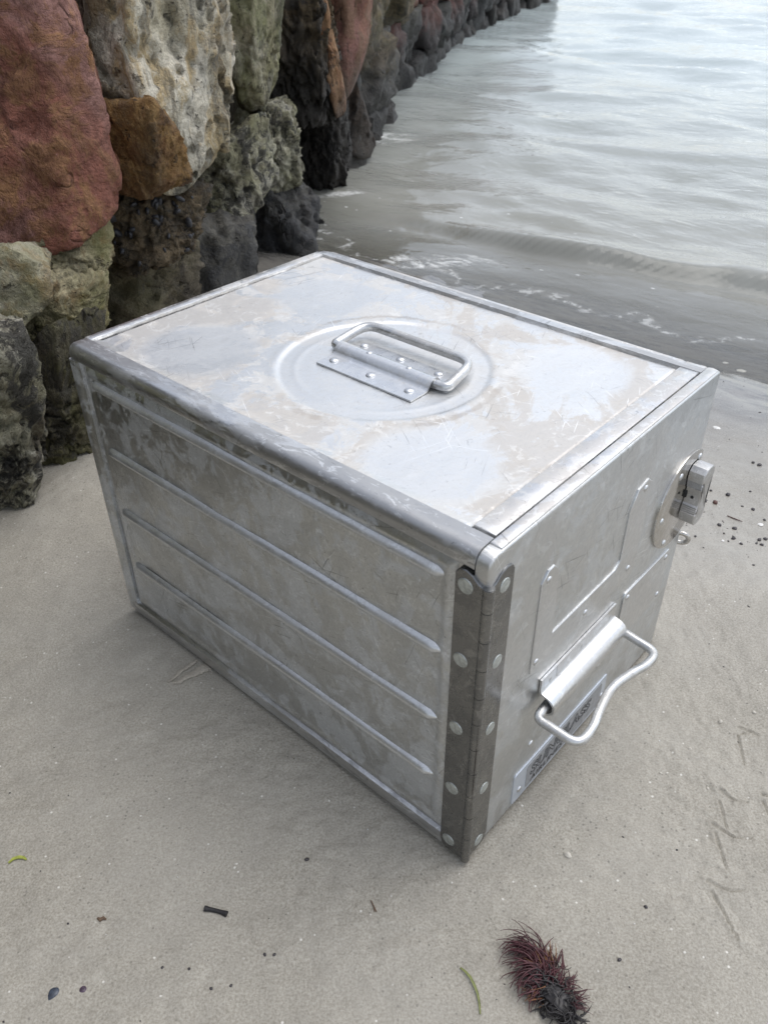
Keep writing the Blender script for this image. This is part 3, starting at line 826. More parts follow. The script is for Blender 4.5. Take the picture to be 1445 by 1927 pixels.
MORTAR = None
for i, (mat, sub, T, g, pts, fac) in enumerate(STONES):
    g = np.array(g); P = np.array(pts)
    cen = P.mean(0)
    N = [np.array(n) for n, d in fac]; D = [d for n, d in fac]
    m = len(P)
    for j in range(m):
        e = P[(j + 1) % m] - P[j]
        n = np.cross(e, g); n /= np.linalg.norm(n)
        if n @ (cen - P[j]) > 0:
            n = -n
        N.append(n); D.append(float(n @ P[j]) + 0.013)
    NA, DA = np.array(N), np.array(D)
    front = None
    for t in np.linspace(-0.6, 0.6, 241):            # where the run-in line enters the facets
        if (DA - NA @ (cen + g * t)).min() > 0:
            front = t; break
    front = 0.0 if front is None else front
    N.append(g); D.append(float(g @ (cen + g * (front + T))))
    NA, DA = np.array(N), np.array(D)
    best = max(np.linspace(front, front + T, 60), key=lambda t: (DA - NA @ (cen + g * t)).min())
    o = add_stone(N, D, cen + g * best, sub, mat, SM[mat], 100 + i * 7)
    if mat == 'mortar':
        MORTAR = o
    if i in (0, 2, 3):
        o['label'] = {0: 'big smooth dark red stone', 2: 'big pale grooved stone with black lichen', 3: 'small ochre brown stone under the pale one'}[i]

# the run of the wall before, above and beyond them, in rough courses
LINE = [(-0.80, -1.2), (-0.43, 0.75), (-0.04, 2.76), (0.09, 3.6), (0.36, 4.6), (0.66, 5.65), (1.17, 6.85)]
def along(s):
    for (x0, y0), (x1, y1) in zip(LINE[:-1], LINE[1:]):
        l = math.hypot(x1 - x0, y1 - y0)
        if s <= l or (x1, y1) == LINE[-1]:
            t = s / l
            return (x0 + (x1 - x0) * t, y0 + (y1 - y0) * t), ((x1 - x0) / l, (y1 - y0) / l)
        s -= l

def course(s0, s1, z0, z1, lmin, lmax, sub, mats, seed, out=0.02):
    rg = random.Random(seed)
    s = s0
    k = 0
    while s < s1 - 0.06:
        l = min(rg.uniform(lmin, lmax), s1 - s)
        (x, y), (tx, ty) = along(s + l / 2)
        nx, ny = ty, -tx
        o = out + rg.uniform(-0.03, 0.035)
        zc, hz = (z0 + z1) / 2 + rg.uniform(-.012, .012), (z1 - z0) / 2 + rg.uniform(-.004, .016)
        dep = 0.11
        c = np.array([x + nx * (o - dep), y + ny * (o - dep), zc])
        N, D = [], []
        for vx, vy, vz, e in ((tx, ty, 0, l / 2 - .002), (-tx, -ty, 0, l / 2 - .002), (nx, ny, 0, dep), (-nx, -ny, 0, dep), (0, 0, 1, hz), (0, 0, -1, hz)):
            v = np.array([vx, vy, vz]) + np.array([rg.uniform(-.14, .14) for _ in range(3)])
            v /= np.linalg.norm(v)
            N.append(v); D.append(float(v @ c) + e)
        for _ in range(3):
            v = np.array([nx, ny, 0]) + np.array([tx, ty, 0]) * rg.uniform(-.9, .9) + np.array([0, 0, rg.uniform(-.8, .8)])
            v /= np.linalg.norm(v)
            N.append(v); D.append(float(v @ c) + dep * rg.uniform(1.02, 1.3))
        add_stone(N, D, c, sub, 'default' if rg.random() < .5 else 'black', SM[rg.choice(mats)], seed * 50 + k)
        s += l; k += 1

S_NEAR, S_FAR, S_END = 1.86, 3.66, 8.44
nearm = ['brown', 'pale', 'mud', 'lichen', 'dark']
for ci, (z0, z1) in enumerate(((-.03, .19), (.19, .37), (.37, .56))):
    course(0.5, S_NEAR + (-0.05, 0.10, 0.14)[ci], z0, z1, .22, .36, 4, nearm, 5 + ci)
farm = [['fargrey', 'fartan', 'fargrey'], ['farred', 'fartan', 'fargrey', 'farred'], ['farred', 'fartan', 'pink', 'fartan'], ['fartan', 'farred', 'lichen', 'brown']]
for ci, (z0, z1) in enumerate(((-.22, .03), (.03, .20), (.20, .38), (.38, .56))):
    course(S_FAR - 0.12 + 0.05 * ci, S_END, z0, z1, .16, .34, 4, farm[ci], 21 + ci, out=0.035)

# packed core behind the faces
bm = bmesh.new()
prev = None
for s in np.arange(0.45, S_END + 0.01, 0.2):
    (x, y), (tx, ty) = along(s)
    nx, ny = ty, -tx
    ring = [bm.verts.new(Vector((x + nx * a, y + ny * a, z)) - WROOT) for a, z in ((-.15, -.5), (-.15, .53), (-.8, .56), (-.8, -.5))]
    if prev:
        for i in range(4):
            bm.faces.new((prev[i], prev[(i + 1) % 4], ring[(i + 1) % 4], ring[i]))
    else:
        bm.faces.new(ring)
    prev = ring
bm.faces.new(prev[::-1])
bm_obj('rubble_core', bm, wall, SM['dark'])

# black chips set in the mortar
M_CHIP = simple('black_chip_stone', (0.028, 0.029, 0.034), 0.5, var=0.4, scale=120)
dg = bpy.context.evaluated_depsgraph_get()
me = MORTAR.data
vc = np.zeros(len(me.vertices) * 3, dtype=np.float32); me.vertices.foreach_get('co', vc); vc = vc.reshape(-1, 3)
vn = np.zeros(len(me.vertices) * 3, dtype=np.float32); me.vertices.foreach_get('normal', vn); vn = vn.reshape(-1, 3)
MC = np.array(MORTAR.location) + np.array(WROOT)
facing = np.einsum('ij,ij->i', vn, np.array([0, 0, CAM_H]) - (vc + MC))
idx = np.where((facing > 0.25) & (vn[:, 2] > -0.3))[0]
chips = []
for j in range(4):
    v, f = ico(2)
    rr = np.random.default_rng(70 + j)
    q = v * np.array([1.0, 0.62, 0.42]) * (1 + 0.35 * vnoise(v * 1.7 + j * 9, j)[:, None])
    q = np.sign(q) * np.abs(q) ** 0.8
    chips.append(mesh_np('pebble', q, f))
    chips[-1].materials.append(M_CHIP)
rr = random.Random(4)
for j in range(46):
    i = int(rr.choice(idx))
    o = bpy.data.objects.new('pebble', chips[j % 4])
    COL.objects.link(o)
    o.parent = MORTAR
    s = rr.uniform(0.003, 0.0078)
    o.location = Vector(vc[i]) + Vector(vn[i]) * s * 0.1
    o.rotation_euler = (rr.uniform(0, 6), rr.uniform(0, 6), rr.uniform(0, 6))
    o.scale = (s, s, s)

# ------------------------------------------------------------ the aluminium catering container
HW, HL, HH = BOX['W'] / 2, BOX['L'] / 2, BOX['H']
box = empty('metal_container', (BOX['cx'], BOX['cy'], 0), BOX['rot'])
tag(box, 'scuffed silver aluminium catering box with ribbed side and hinged door standing on the sand', 'metal box')

A_TOP = aluminium('aluminium_lid', 'xy', (0.74, 0.745, 0.74), (0.61, 0.60, 0.575), (0.49, 0.45, 0.40), 0.9, 0.65, (0.42, 0.55), 0.85, md=0.3, ms=0.3, fine_amt=0.3, dent=0.06, pit=0.25,
                  spots=[(-0.079, 0.117, 0.047), (0.057, 0.117, 0.045), (0.077, -0.12, 0.042), (-0.087, -0.116, 0.045)], circle=(-0.009, -0.010, 0.080), bl=13)
A_RIM = aluminium('aluminium_rim', 'xy', (0.66, 0.66, 0.66), (0.66, 0.655, 0.64), (0.50, 0.465, 0.42), 0.8, 0.5, (0.34, 0.5), 0.8, bl=22, seed=0.6, md=0.5, ms=0.4, dent=0.08)
A_SIDE = aluminium('aluminium_side', 'yz', (0.60, 0.615, 0.62), (0.62, 0.64, 0.66), (0.50, 0.505, 0.50), 0.6, 0.5, (0.36, 0.46), 1.0, bl=24, seed=0.23, md=0.48, ms=0.9, fine_amt=0.35, dent=0.12)
A_RIB = aluminium('aluminium_rib', 'yz', (0.66, 0.67, 0.675), (0.62, 0.635, 0.645), (0.55, 0.54, 0.52), 0.5, 0.4, (0.36, 0.46), 0.5, bl=26, seed=0.9, met=0.8, md=0.75, ms=0.9, dent=0.05, pit=0.15)
A_ROLL = aluminium('aluminium_rolled_edge', 'yz', (0.60, 0.605, 0.61), (0.62, 0.63, 0.635), (0.30, 0.30, 0.30), 0.6, 0.6, (0.34, 0.46), 0.9, bl=26, seed=1.4, md=0.7, ms=0.85, stretch=(1, .3, 1), dent=0.08)
A_DOOR = aluminium('aluminium_door', 'xz', (0.62, 0.635, 0.64), (0.58, 0.60, 0.61), (0.53, 0.52, 0.50), 0.55, 0.5, (0.36, 0.48), 0.9, md=0.75, ms=0.8, fine_amt=0.3, bl=11, seed=2.1, dent=0.1, pit=0.2)
A_PLATE = aluminium('aluminium_plate', 'xz', (0.66, 0.67, 0.68), (0.62, 0.635, 0.64), (0.57, 0.56, 0.54), 0.4, 0.35, (0.34, 0.44), 0.5, bl=12, seed=3.3, md=0.8, ms=0.85, dent=0.1, pit=0.2)
A_ROD = aluminium('aluminium_rod', 'xz', (0.58, 0.585, 0.585), (0.64, 0.645, 0.64), (0.44, 0.42, 0.39), 0.5, 0.5, (0.32, 0.44), 0.4, bl=30, seed=4.0)
A_BRACK = aluminium('aluminium_bracket', 'xy', (0.70, 0.71, 0.72), (0.68, 0.69, 0.70), (0.56, 0.53, 0.49), 0.45, 0.4, (0.30, 0.42), 0.5, bl=18, seed=5.0, md=0.8, ms=0.8, dent=0.05, pit=0.2)
A_HINGE = aluminium('steel_hinge', 'yz', (0.22, 0.222, 0.222), (0.26, 0.26, 0.255), (0.15, 0.15, 0.15), 0.4, 0.5, (0.22, 0.30), 0.4, bl=16, seed=6.0, md=1.0, ms=0.9, fine_amt=0.04, dent=0.05, pit=0.2)
A_POL = aluminium('steel_latch', 'xz', (0.52, 0.50, 0.47), (0.54, 0.53, 0.50), (0.44, 0.41, 0.38), 0.4, 0.4, (0.13, 0.24), 0.3, bl=22, seed=7.0)
A_KNOB = aluminium('cast_knob', 'xz', (0.50, 0.50, 0.49), (0.58, 0.58, 0.58), (0.42, 0.40, 0.38), 0.5, 0.4, (0.34, 0.46), 0.3, bl=40, seed=8.0)
A_RIV = simple('rivet_metal', (0.64, 0.65, 0.66), 0.33, 1.0, var=0.2, scale=260)
A_RIVD = simple('flush_rivet_metal', (0.50, 0.53, 0.52), 0.48, 0.9, var=0.3, scale=420, bump=0.2)
M_BLACK = simple('dark_gap', (0.02, 0.02, 0.02), 0.8)  # black colour stands for the shade in the knob's gap and hole

def part(name, bm, mat, parent=None, angle=40):
    return bm_obj(name, bm, parent or box, mat, angle)

# body: one folded section, run along the depth
prof = []
def arc(cx, cz, r, a0, a1, n):
    return [(cx + r * math.cos(R(a0 + (a1 - a0) * i / n)), cz + r * math.sin(R(a0 + (a1 - a0) * i / n))) for i in range(n + 1)]
prof += [(HW - .004, 0.0), (HW, .004), (HW, .270)]
prof += arc(HW - .008, .2705, .008, 0, 90, 6)
prof += [(.127, .2788), (.1265, .2735), (-.1262, .2735), (-.1268, .2790)]
prof += arc(-.1366, .2722, .0070, 90, 180, 8)
prof += [(-.1436, .2690), (-.1430, .2672), (-.1396, .2660), (-.1396, .0155)]
prof += [(-.1424, .0140), (-.1434, .0105), (-.1432, .0045), (-.1400, .0004)]
bm = bmesh.new()
ys = [-.1914, -.185, -.12, -.06, 0, .06, .12, .188, .1965, .1993, .2007]
ins = [0, 0, 0, 0, 0, 0, 0, 0, .0006, .0020, .0045]
rings = []
for y, k in zip(ys, ins):
    rings.append([bm.verts.new((x * (1 - k / HW), y, HH / 2 + (z - HH / 2) * (1 - k / (HH / 2)))) for x, z in prof])
n = len(prof)
for a, b in zip(rings[:-1], rings[1:]):
    for i in range(n):
        bm.faces.new((a[i], a[(i + 1) % n], b[(i + 1) % n], b[i]))
bm.faces.new(rings[0]); bm.faces.new(rings[-1][::-1])
part('body', bm, A_ROLL, angle=35)

# lid panel: pressed sheet with round recess and four dished spots
def lid(U, V):
    p = np.stack([U, V, np.zeros_like(U)], 1)
    z = 0.2768 + 0.0021 * sst(-.118, -.1272, U)
    r = np.hypot(U + .009, V + .010) + 0.0006 * vnoise(p * 40, 3)
    z += -0.0012 * sst(.0805, .0765, r) + 0.0002 * np.exp(-((r - .0825) / .003) ** 2) + 0.00025 * np.exp(-((r - .066) / .0022) ** 2)
    for sx, sy in ((-.079, .117), (.057, .117), (.077, -.12), (-.087, -.116)):
        z -= 0.0009 * np.exp(-(np.hypot(U - sx, V - sy) / .04) ** 4)
    z += 0.0003 * fbm(p * 9, 2, 4) + 0.00006 * fbm(p * 60, 2, 5)
    dn = vnoise(p * 75, 8)
    z -= 0.00012 * sst(.55, .85, dn)
    edge = np.minimum(np.minimum(.1263 - U, .1872 - V), V + .1749)
    z -= 0.0016 * sst(.0016, 0, edge)
    return np.stack([U, V, z], 1)
v, f = grid_mesh(np.linspace(-.1272, .1263, 170), np.linspace(-.1749, .1872, 240), lid)
link('lid_panel', mesh_np('lid_panel', v, f), box, A_TOP)

# raised rim round three sides of the lid, a little ragged along the inner edge
def strip(path_in, path_out, z0, z1, bev=.0009):
    bm = extrude_poly(path_in + path_out[::-1], lambda u, v, d: (u, v, d), z0, z1, bev, 2)
    return bm
rg = random.Random(3)
def ragged(a, b, n, amp):
    out = []
    for i in range(n + 1):
        t = i / n
        x = a[0] + (b[0] - a[0]) * t; y = a[1] + (b[1] - a[1]) * t
        j = rg.uniform(-amp, amp)
        out.append((x + (j if abs(b[1] - a[1]) > abs(b[0] - a[0]) else 0), y + (j if abs(b[0] - a[0]) >= abs(b[1] - a[1]) else 0)))
    return out
rim = [
    (ragged((-.1265, .1905), (.130, .1878), 40, .0004), [(-.1265, .1985), (.130, .1985)]),
    (ragged((.1272, .1862), (.1272, -.1735), 50, .00035), [(.1388, .1862), (.1388, -.1735)]),
    (ragged((-.1235, -.1756), (.1388, -.1756), 20, .0001), [(-.1235, -.1904), (.1388, -.1904)]),
]
for a, b in rim:
    bm = extrude_poly(a + b[::-1], lambda u, v, d: (u, v, d), .2738, .2785, .0006, 2)
    part('lid_rim', bm, A_RIM)

# ribbed side sheet
def side_fn(U, V):
    p = np.stack([U, V, np.zeros_like(U)], 1)
    x = -.1409 + 0.0007 * fbm(p * 9, 3, 14) + 0.00015 * fbm(p * 60, 2, 15)
    e = np.minimum(np.minimum(U + .179, .1845 - U), np.minimum(V - .0165, .2648 - V))
    x -= 0.0012 * np.exp(-((e - .006) / .0028) ** 2)
    x += 0.0012 * sst(.003, 0, e)
    return np.stack([x, U, V], 1)
v, f = grid_mesh(np.linspace(-.179, .1845, 200), np.linspace(.0165, .2648, 130), side_fn)
sidep = link('side_panel', mesh_np('side_panel', v, f[:, ::-1]), box, A_SIDE)
for i, (z, y0, y1) in enumerate(((.2510, -.1715, .1765), (.1905, -.1715, .1755), (.1290, -.1705, .1760), (.0699, -.1690, .1750))):
    bm = bmesh.new()
    ns, m = 60, 10
    prev = None
    for a in range(ns + 1):
        t = a / ns
        y = y0 + (y1 - y0) * t
        en = min(1, min(t, 1 - t) * (y1 - y0) / .007)
        tp = math.sqrt(max(0.0, 1 - (1 - en) ** 2)) if en < 1 else 1.0
        w, h = .0040 * (0.25 + .75 * tp), .0040 * tp
        ring = []
        for b in range(m + 1):
            s = -1 + 2 * b / m
            ring.append(bm.verts.new((-.1404 - h * max(0.0, 1 - s * s) ** .7 - .0002, y, z + s * w * 1.1)))
        if prev:
            for b in range(m):
                bm.faces.new((prev[b], prev[b + 1], ring[b + 1], ring[b]))
        prev = ring
    bm_obj('rib', bm, sidep, A_RIB, 60)

# folded corner strip at the back end of the side
bm = sheet([(-.1390, .1870), (-.1418, .1872), (-.1424, .1890), (-.1416, .1905), (-.1424, .1925), (-.1432, .1945), (-.1434, .1985), (-.1420, .2003)], -.0012, .006, .2660, lambda p, q, a: (p, q, a))
part('corner_strip', bm, A_SIDE)

# door slab with folded edge
dp = rounded_poly([(-.1405, .0020), (.1418, .0020), (.1418, .2780), (-.1428, .2780)], [.004, .012, .004, .0095], 8)
door = part('door', extrude_poly(dp, lambda u, v, d: (u, d, v), -.1918, -.2007, .0016, 3), A_DOOR, angle=50)
dq = rounded_poly([(-.1300, .2800), (-.1300, .2690), (.1405, .2690), (.1405, .2800)], .001, 2)
bm = extrude_poly([(-.1310, -.1916), (.1380, -.1916), (.1395, -.1950), (.1380, -.1996), (-.1310, -.1996)], lambda u, v, d: (u, v, d), .2768, .2791, .0008, 2)
bm_obj('top_flange', bm, door, A_RIM)

RIVET = dome(.0036, .0019, 18, 5); RIVET.materials.append(A_RIV)
RIVET.polygons.foreach_set('use_smooth', np.ones(len(RIVET.polygons), dtype=bool))
SMALL = dome(.0027, .0012, 16, 4); SMALL.materials.append(A_RIV)
SMALL.polygons.foreach_set('use_smooth', np.ones(len(SMALL.polygons), dtype=bool))
FLUSH = dome(.0052, .0005, 22, 3, flat=0.86); FLUSH.materials.append(A_RIVD)
def rivet(parent, me, loc, axis, sc=1.0):
    o = bpy.data.objects.new('rivet', me)
    COL.objects.link(o)
    o.parent = parent
    o.location = loc
    o.rotation_euler = {'z': (0, 0, 0), '-y': (R(90), 0, 0), '-x': (0, R(-90), 0)}[axis]
    o.scale = (sc, sc, sc)
    return o

# piano hinge on the near upright edge
hb = tube([(-.1425, -.2010, .004), (-.1425, -.2010, .2595)], .0030, 14)
hinge = part('hinge', hb, A_HINGE)
zk = .004
kn = [.2595, .2430, .2210, .1985, .1750, .1520, .1280, .1040, .0800, .0560, .0320, .004]
for a, b in zip(kn[:-1], kn[1:]):
    bm_obj('knuckle', tube([(-.1425, -.2010, b + .00025), (-.1425, -.2010, a - .00025)], .0034, 14), hinge, A_HINGE)
lt = [(-.1990, .2590), (-.1955, .2602), (-.1915, .2636), (-.1870, .2655), (-.1825, .2645), (-.1800, .2610), (-.1797, .0140), (-.1812, .0070), (-.1850, .0040), (-.1990, .0045)]
bm_obj('hinge_leaf', extrude_poly(lt, lambda u, v, d: (d, u, v), -.1405, -.1445, .0005, 1), hinge, A_HINGE)
rt_ = [(-.1395, .2585), (-.1365, .2598), (-.1325, .2632), (-.1270, .2650), (-.1220, .2640), (-.1192, .2600), (-.1185, .0110), (-.1210, .0045), (-.1250, .0030), (-.1395, .0030)]
bm_obj('hinge_leaf', extrude_poly(rt_, lambda u, v, d: (u, d, v), -.2004, -.2019, .0005, 1), hinge, A_HINGE)
for z in (.2545, .1975, .1372, .0757, .0160):
    rivet(hinge, FLUSH, (-.1445, -.1872, z), '-x')
for z in (.2528, .1935, .1334, .0722, .0115):
    rivet(hinge, FLUSH, (-.1282, -.2019, z), '-y', 0.92)

# U-shaped card holder on the door
Y0, YP = -.2004, -.2018
up = [(-.0853, .2240), (-.0790, .2312), (-.0725, .2315), (-.0660, .2240), (-.0625, .1680), (.0195, .1683), (.0258, .1730), (.0255, .2170), (.0330, .2305), (.0460, .2335), (.0530, .2280), (.0540, .1480), (.0500, .1455), (-.0100, .1460), (-.0600, .1462), (-.0853, .1470)]
ch_ = part('card_holder', extrude_poly(up, lambda u, v, d: (u, d, v), Y0, YP, .0004, 1), A_PLATE)
for x, z in ((-.0779, .2234), (-.0797, .1543), (-.0181, .1542), (.0418, .1563), (.0436, .2265)):
    rivet(ch_, SMALL, (x, YP, z), '-y')
# plain riveted plate beside the handle
pl = rounded_poly([(.0478, .0720), (.1245, .0720), (.1245, .1256), (.0478, .1256)], .004, 3)
pl_ = part('patch_plate', extrude_poly(pl, lambda u, v, d: (u, d, v), Y0, YP, .0004, 1), A_PLATE)
for x, z in ((.1178, .1194), (.0541, .1190), (.1182, .0788), (.0546, .0789)):
    rivet(pl_, SMALL, (x, YP, z), '-y')

# drop handle on the door: bent bracket and wavy rod
pr = [(-.2010, .1275), (-.2012, .1170), (-.2018, .1150), (-.2034, .1136), (-.2060, .1130), (-.2088, .1124), (-.2112, .1108), (-.2128, .1084), (-.2133, .1056), (-.2128, .1028), (-.2112, .1006), (-.2090, .0996), (-.2070, .1000)]
pr = [(a, b) for a, b in pr]
dh = part('door_handle', sheet(pr, -.0016, -.0685, .0330, lambda p, q, a: (a, p, q)), A_BRACK)
gp = [(-.020, -.2072, .1045), (-.0700, -.2072, .1045), (-.0795, -.2085, .1040), (-.0790, -.2400, .1020), (-.0620, -.2412, .1018), (-.0420, -.2360, .1040), (-.0230, -.2330, .1050), (-.0020, -.2360, .1035), (.0180, -.2410, .1015), (.0330, -.2400, .1010), (.0345, -.2085, .1035), (.0280, -.2072, .1045), (-.012, -.2072, .1045)]
bm_obj('grip', tube(fillet(gp, .013, 7), .0034, 16), dh, A_ROD)
for x in (.0256, -.0146, -.0564):
    rivet(dh, RIVET, (x, -.2014, .1195), '-y', .95)
for x, z in ((.0267, .0653), (-.0679, .0598)):
    rivet(door, SMALL, (x, -.2007, z), '-y', 1.1)

# rotary latch: polished round plate cut flat by the door edge, and a waisted knob
cx, cz, cr = .118, .177, .0415
pts = []
for i in range(64):
    a = 2 * math.pi * i / 64
    x, z = cx + cr * math.cos(a), cz + cr * math.sin(a)
    pts.append((min(x, .1412), z))
pts = [p for i, p in enumerate(pts) if (p[0] < .1411 or pts[i - 1][0] < .1411 or pts[(i + 1) % 64][0] < .1411)]
latch = part('latch', extrude_poly(pts, lambda u, v, d: (u, d, v), Y0, -.2027, .0005, 2), A_POL)
for x, z in ((.1360, .2080), (.1052, .2047), (.0865, .1738), (.1020, .1440)):
    rivet(latch, SMALL, (x, -.2027, z), '-y', 1.1)
kc = (.1285, .181)
half = [(-.0000, .0262), (-.0050, .0258), (-.0088, .0225), (-.0098, .0180), (-.0094, .0150)]
gv_ = []
z = .0145
for i in range(4):                                        # fine grip grooves
    gv_ += [(-.0093 + .0003 * i, z), (-.0080 + .0003 * i, z - .0007), (-.0090 + .0003 * i, z - .0014)]
    z -= .0016
half += gv_ + [(-.0068, .0070), (-.0060, .0030), (-.0060, .0)]
left = half + [(x, -z) for x, z in half[::-1][1:]]
out = left + [(-x, z) for x, z in left[::-1][1:-1]]
kb = extrude_poly([(kc[0] + x, kc[1] + z) for x, z in out], lambda u, v, d: (u, d, v), -.2033, -.2155, .0011, 3)
knob = bm_obj('knob', kb, latch, A_KNOB, 30)
bm_obj('knob_spindle', tube([(kc[0], -.2020, kc[1]), (kc[0], -.2045, kc[1])], .0070, 16), latch, M_BLACK)
bm_obj('knob_hole_shade', tube([(kc[0] - .0058, -.2088, kc[1] - .001), (kc[0] - .0064, -.2088, kc[1] - .001)], .0013, 12), latch, M_BLACK)  # black disc painted as the shade inside the knob's side hole
# two padlock eyes on the free edge of the door
def eye(c, r, rr, nrm):
    nrm = Vector(nrm).normalized()
    a = nrm.orthogonal().normalized(); b = nrm.cross(a)
    pth = [Vector(c) + (a * math.cos(2 * math.pi * i / 24) + b * math.sin(2 * math.pi * i / 24)) * r for i in range(25)]
    return tube(pth, rr, 10)
for c in ((.1560, -.2000, .1655), (.1490, -.2000, .1200)):
    e = part('padlock_eye', eye(c, .0060, .0021, (1, .35, .25)), A_POL)
    bm_obj('shank', tube([(.1405, c[1] + .003, c[2] + .001), (c[0] - .0055, c[1] + .001, c[2])], .0021, 10), e, A_POL)

# name plate with lettering low on the door
M_NP = simple('name_plate_pale', (0.56, 0.60, 0.66), 0.38, 0.55, var=0.08, scale=60)
M_NPI = simple('name_plate_grey', (0.34, 0.35, 0.37), 0.42, 0.5, var=0.15, scale=300)
M_INK = simple('black_print', (0.018, 0.018, 0.02), 0.5)
npq = rounded_poly([(-.0860, .0050), (.0485, .0050), (.0485, .0392), (-.0860, .0392)], .003, 4)
npl = part('name_plate', extrude_poly(npq, lambda u, v, d: (u, d, v), Y0, -.2016, .0004, 1), M_NP)
ni = rounded_poly([(-.0690, .0085), (.0410, .0085), (.0410, .0350), (-.0690, .0350)], .004, 4)
bm_obj('label_field', extrude_poly(ni, lambda u, v, d: (u, d, v), -.2014, -.2018, 0), npl, M_NPI)
for x, z in ((-.0772, .0165), (.0437, .0165)):
    rivet(npl, SMALL, (x, -.2016, z), '-y', 1.0)
def lettering(txt, x, z, width, height, outline, name):
    cu = bpy.data.curves.new(name, 'FONT')
    cu.body = txt
    cu.size = 1.0
    cu.shear = 0.18
    cu.space_character = 1.05
    if outline:
        cu.fill_mode = 'NONE'
        cu.bevel_depth = 0.020
        cu.bevel_resolution = 0
        cu.offset = 0.02
    tmp = bpy.data.objects.new('tmp', cu)
    COL.objects.link(tmp)
    d = bpy.context.evaluated_depsgraph_get()
    d.update()
    me = bpy.data.meshes.new_from_object(tmp.evaluated_get(d))
    bpy.data.objects.remove(tmp)
    n = len(me.vertices)
    c = np.zeros(n * 3, dtype=np.float32); me.vertices.foreach_get('co', c); c = c.reshape(-1, 3)
    lo, hi = c.min(0), c.max(0)
    q = np.empty_like(c)
    q[:, 0] = x + (c[:, 0] - lo[0]) / (hi[0] - lo[0]) * width
    q[:, 2] = z + (c[:, 1] - lo[1]) / (hi[1] - lo[1]) * height
    q[:, 1] = -.20195 - (0.0001 if not outline else 0) - (c[:, 2] - lo[2]) / max(1e-6, hi[2] - lo[2]) * .0001
    me.vertices.foreach_set('co', q.ravel())
    me.update()
    return link(name, me, npl, M_INK, smooth=False)
lettering('SUNCLASS', -.0635, .0185, .0880, .0125, True, 'lettering')
lettering('AIRLINES', -.0625, .0105, .0460, .0052, False, 'lettering')

# handle on the lid: riveted bracket with a raised channel, rod lying to one side
ZP = .2768 - .0011
hp = [(-.0375, ZP + .0001), (-.0225, ZP + .0001), (-.0190, ZP + .0008), (-.0170, ZP + .0030), (-.0155, ZP + .0058), (-.0125, ZP + .0072), (-.0090, ZP + .0068), (-.0068, ZP + .0045), (-.0052, ZP + .0016), (-.0025, ZP + .0003), (.0005, ZP + .0001), (.0120, ZP + .0001)]
lh = part('lid_handle', sheet(hp, .0013, -.0590, .0320, lambda p, q, a: (p, a, q)), A_BRACK)
zr = ZP + .0036
gp = [(-.0110, -.017, zr), (-.0110, .0340, zr), (-.0100, .0395, zr + .0002), (.0250, .0375, zr + .0052), (.0250, -.0650, zr + .0052), (-.0100, -.0690, zr + .0002), (-.0110, -.0600, zr), (-.0110, -.009, zr)]
bm_obj('grip', tube(fillet(gp, .013, 8), .0036, 16), lh, A_ROD)
for x in (-.0275, .0058):
    for y in (.0235, -.0130, -.0490):
        rivet(lh, RIVET, (x, y, ZP + .0013), 'z', 1.0)
for y in (.003, -.035):
    rivet(lh, SMALL, (-.0110, y, ZP + .0080), 'z', .9)

# ------------------------------------------------------------ things lying on the beach
def gz(x, y):
    return float(sand_z(np.array([x]), np.array([y]))[0])

def lump(name, x, y, r, mat, seed, flat=0.6, aspect=0.8, sink=0.25, rz=None):
    v, f = ico(3)
    q = v * np.array([1, aspect, flat])
    q = q * (1 + 0.22 * fbm(v * 1.3 + seed * 5.1, 3, seed)[:, None])
    o = link(name, mesh_np(name, q * r, f), None, mat)
    o.location = (x, y, gz(x, y) + r * flat * (1 - 2 * sink) * 0.8)
    o.rotation_euler = (0, 0, seed * 1.7 if rz is None else rz)
    return o

M_DPEB = simple('dark_pebble', (0.04, 0.035, 0.038), 0.45, var=0.5, scale=900)
M_RPEB = simple('red_brown_pebble', (0.085, 0.035, 0.025), 0.45, var=0.4, scale=900)
M_SHELL = simple('white_shell', (0.68, 0.67, 0.64), 0.45, var=0.12, scale=700)
M_PALE = simple('pale_pebble', (0.50, 0.47, 0.41), 0.7, var=0.15, scale=900)
M_STICK = simple('charred_stick', (0.016, 0.015, 0.016), 0.6, var=0.5, scale=900, bump=0.5)
M_TWIG = simple('dry_twig', (0.13, 0.085, 0.055), 0.8, var=0.4, scale=900)
M_MUSSEL = simple('mussel_shell', (0.045, 0.055, 0.075), 0.35, var=0.5, scale=500)
M_MUSSEL2 = simple('purple_shell', (0.055, 0.035, 0.055), 0.4, var=0.5, scale=500)
M_GRASS = simple('green_blade', (0.19, 0.21, 0.07), 0.55, var=0.35, scale=220)
M_ALGA = simple('yellow_green_weed', (0.30, 0.33, 0.06), 0.6, var=0.3, scale=300)

for i, (x, y, r) in enumerate([(0.399, 0.7938, 0.003), (0.3666, 0.7783, 0.0027), (0.4172, 0.7641, 0.0024), (0.3811, 0.7232, 0.0028), (0.366, 0.7282, 0.0025), (0.462, 0.8633, 0.003), (0.4075, 0.7041, 0.0023), (0.3724, 0.7028, 0.0025), (0.3777, 0.6936, 0.0019), (0.4006, 0.7024, 0.0025), (0.3995, 0.6933, 0.0019), (0.3946, 0.6952, 0.0016), (0.3813, 0.8016, 0.0018), (0.4565, 0.8694, 0.0022), (0.4074, 0.7704, 0.0015), (0.3323, 0.7052, 0.0016), (0.3777, 0.6578, 0.0014), (0.4215, 0.7420, 0.0017), (0.4280, 0.8020, 0.0016)]):
    tag(lump('dark_pebble', x, y, r, M_DPEB, 300 + i), 'small blackish pebble on the damp sand beyond the latch of the metal box', 'pebble', 'dark pebbles on the damp sand')
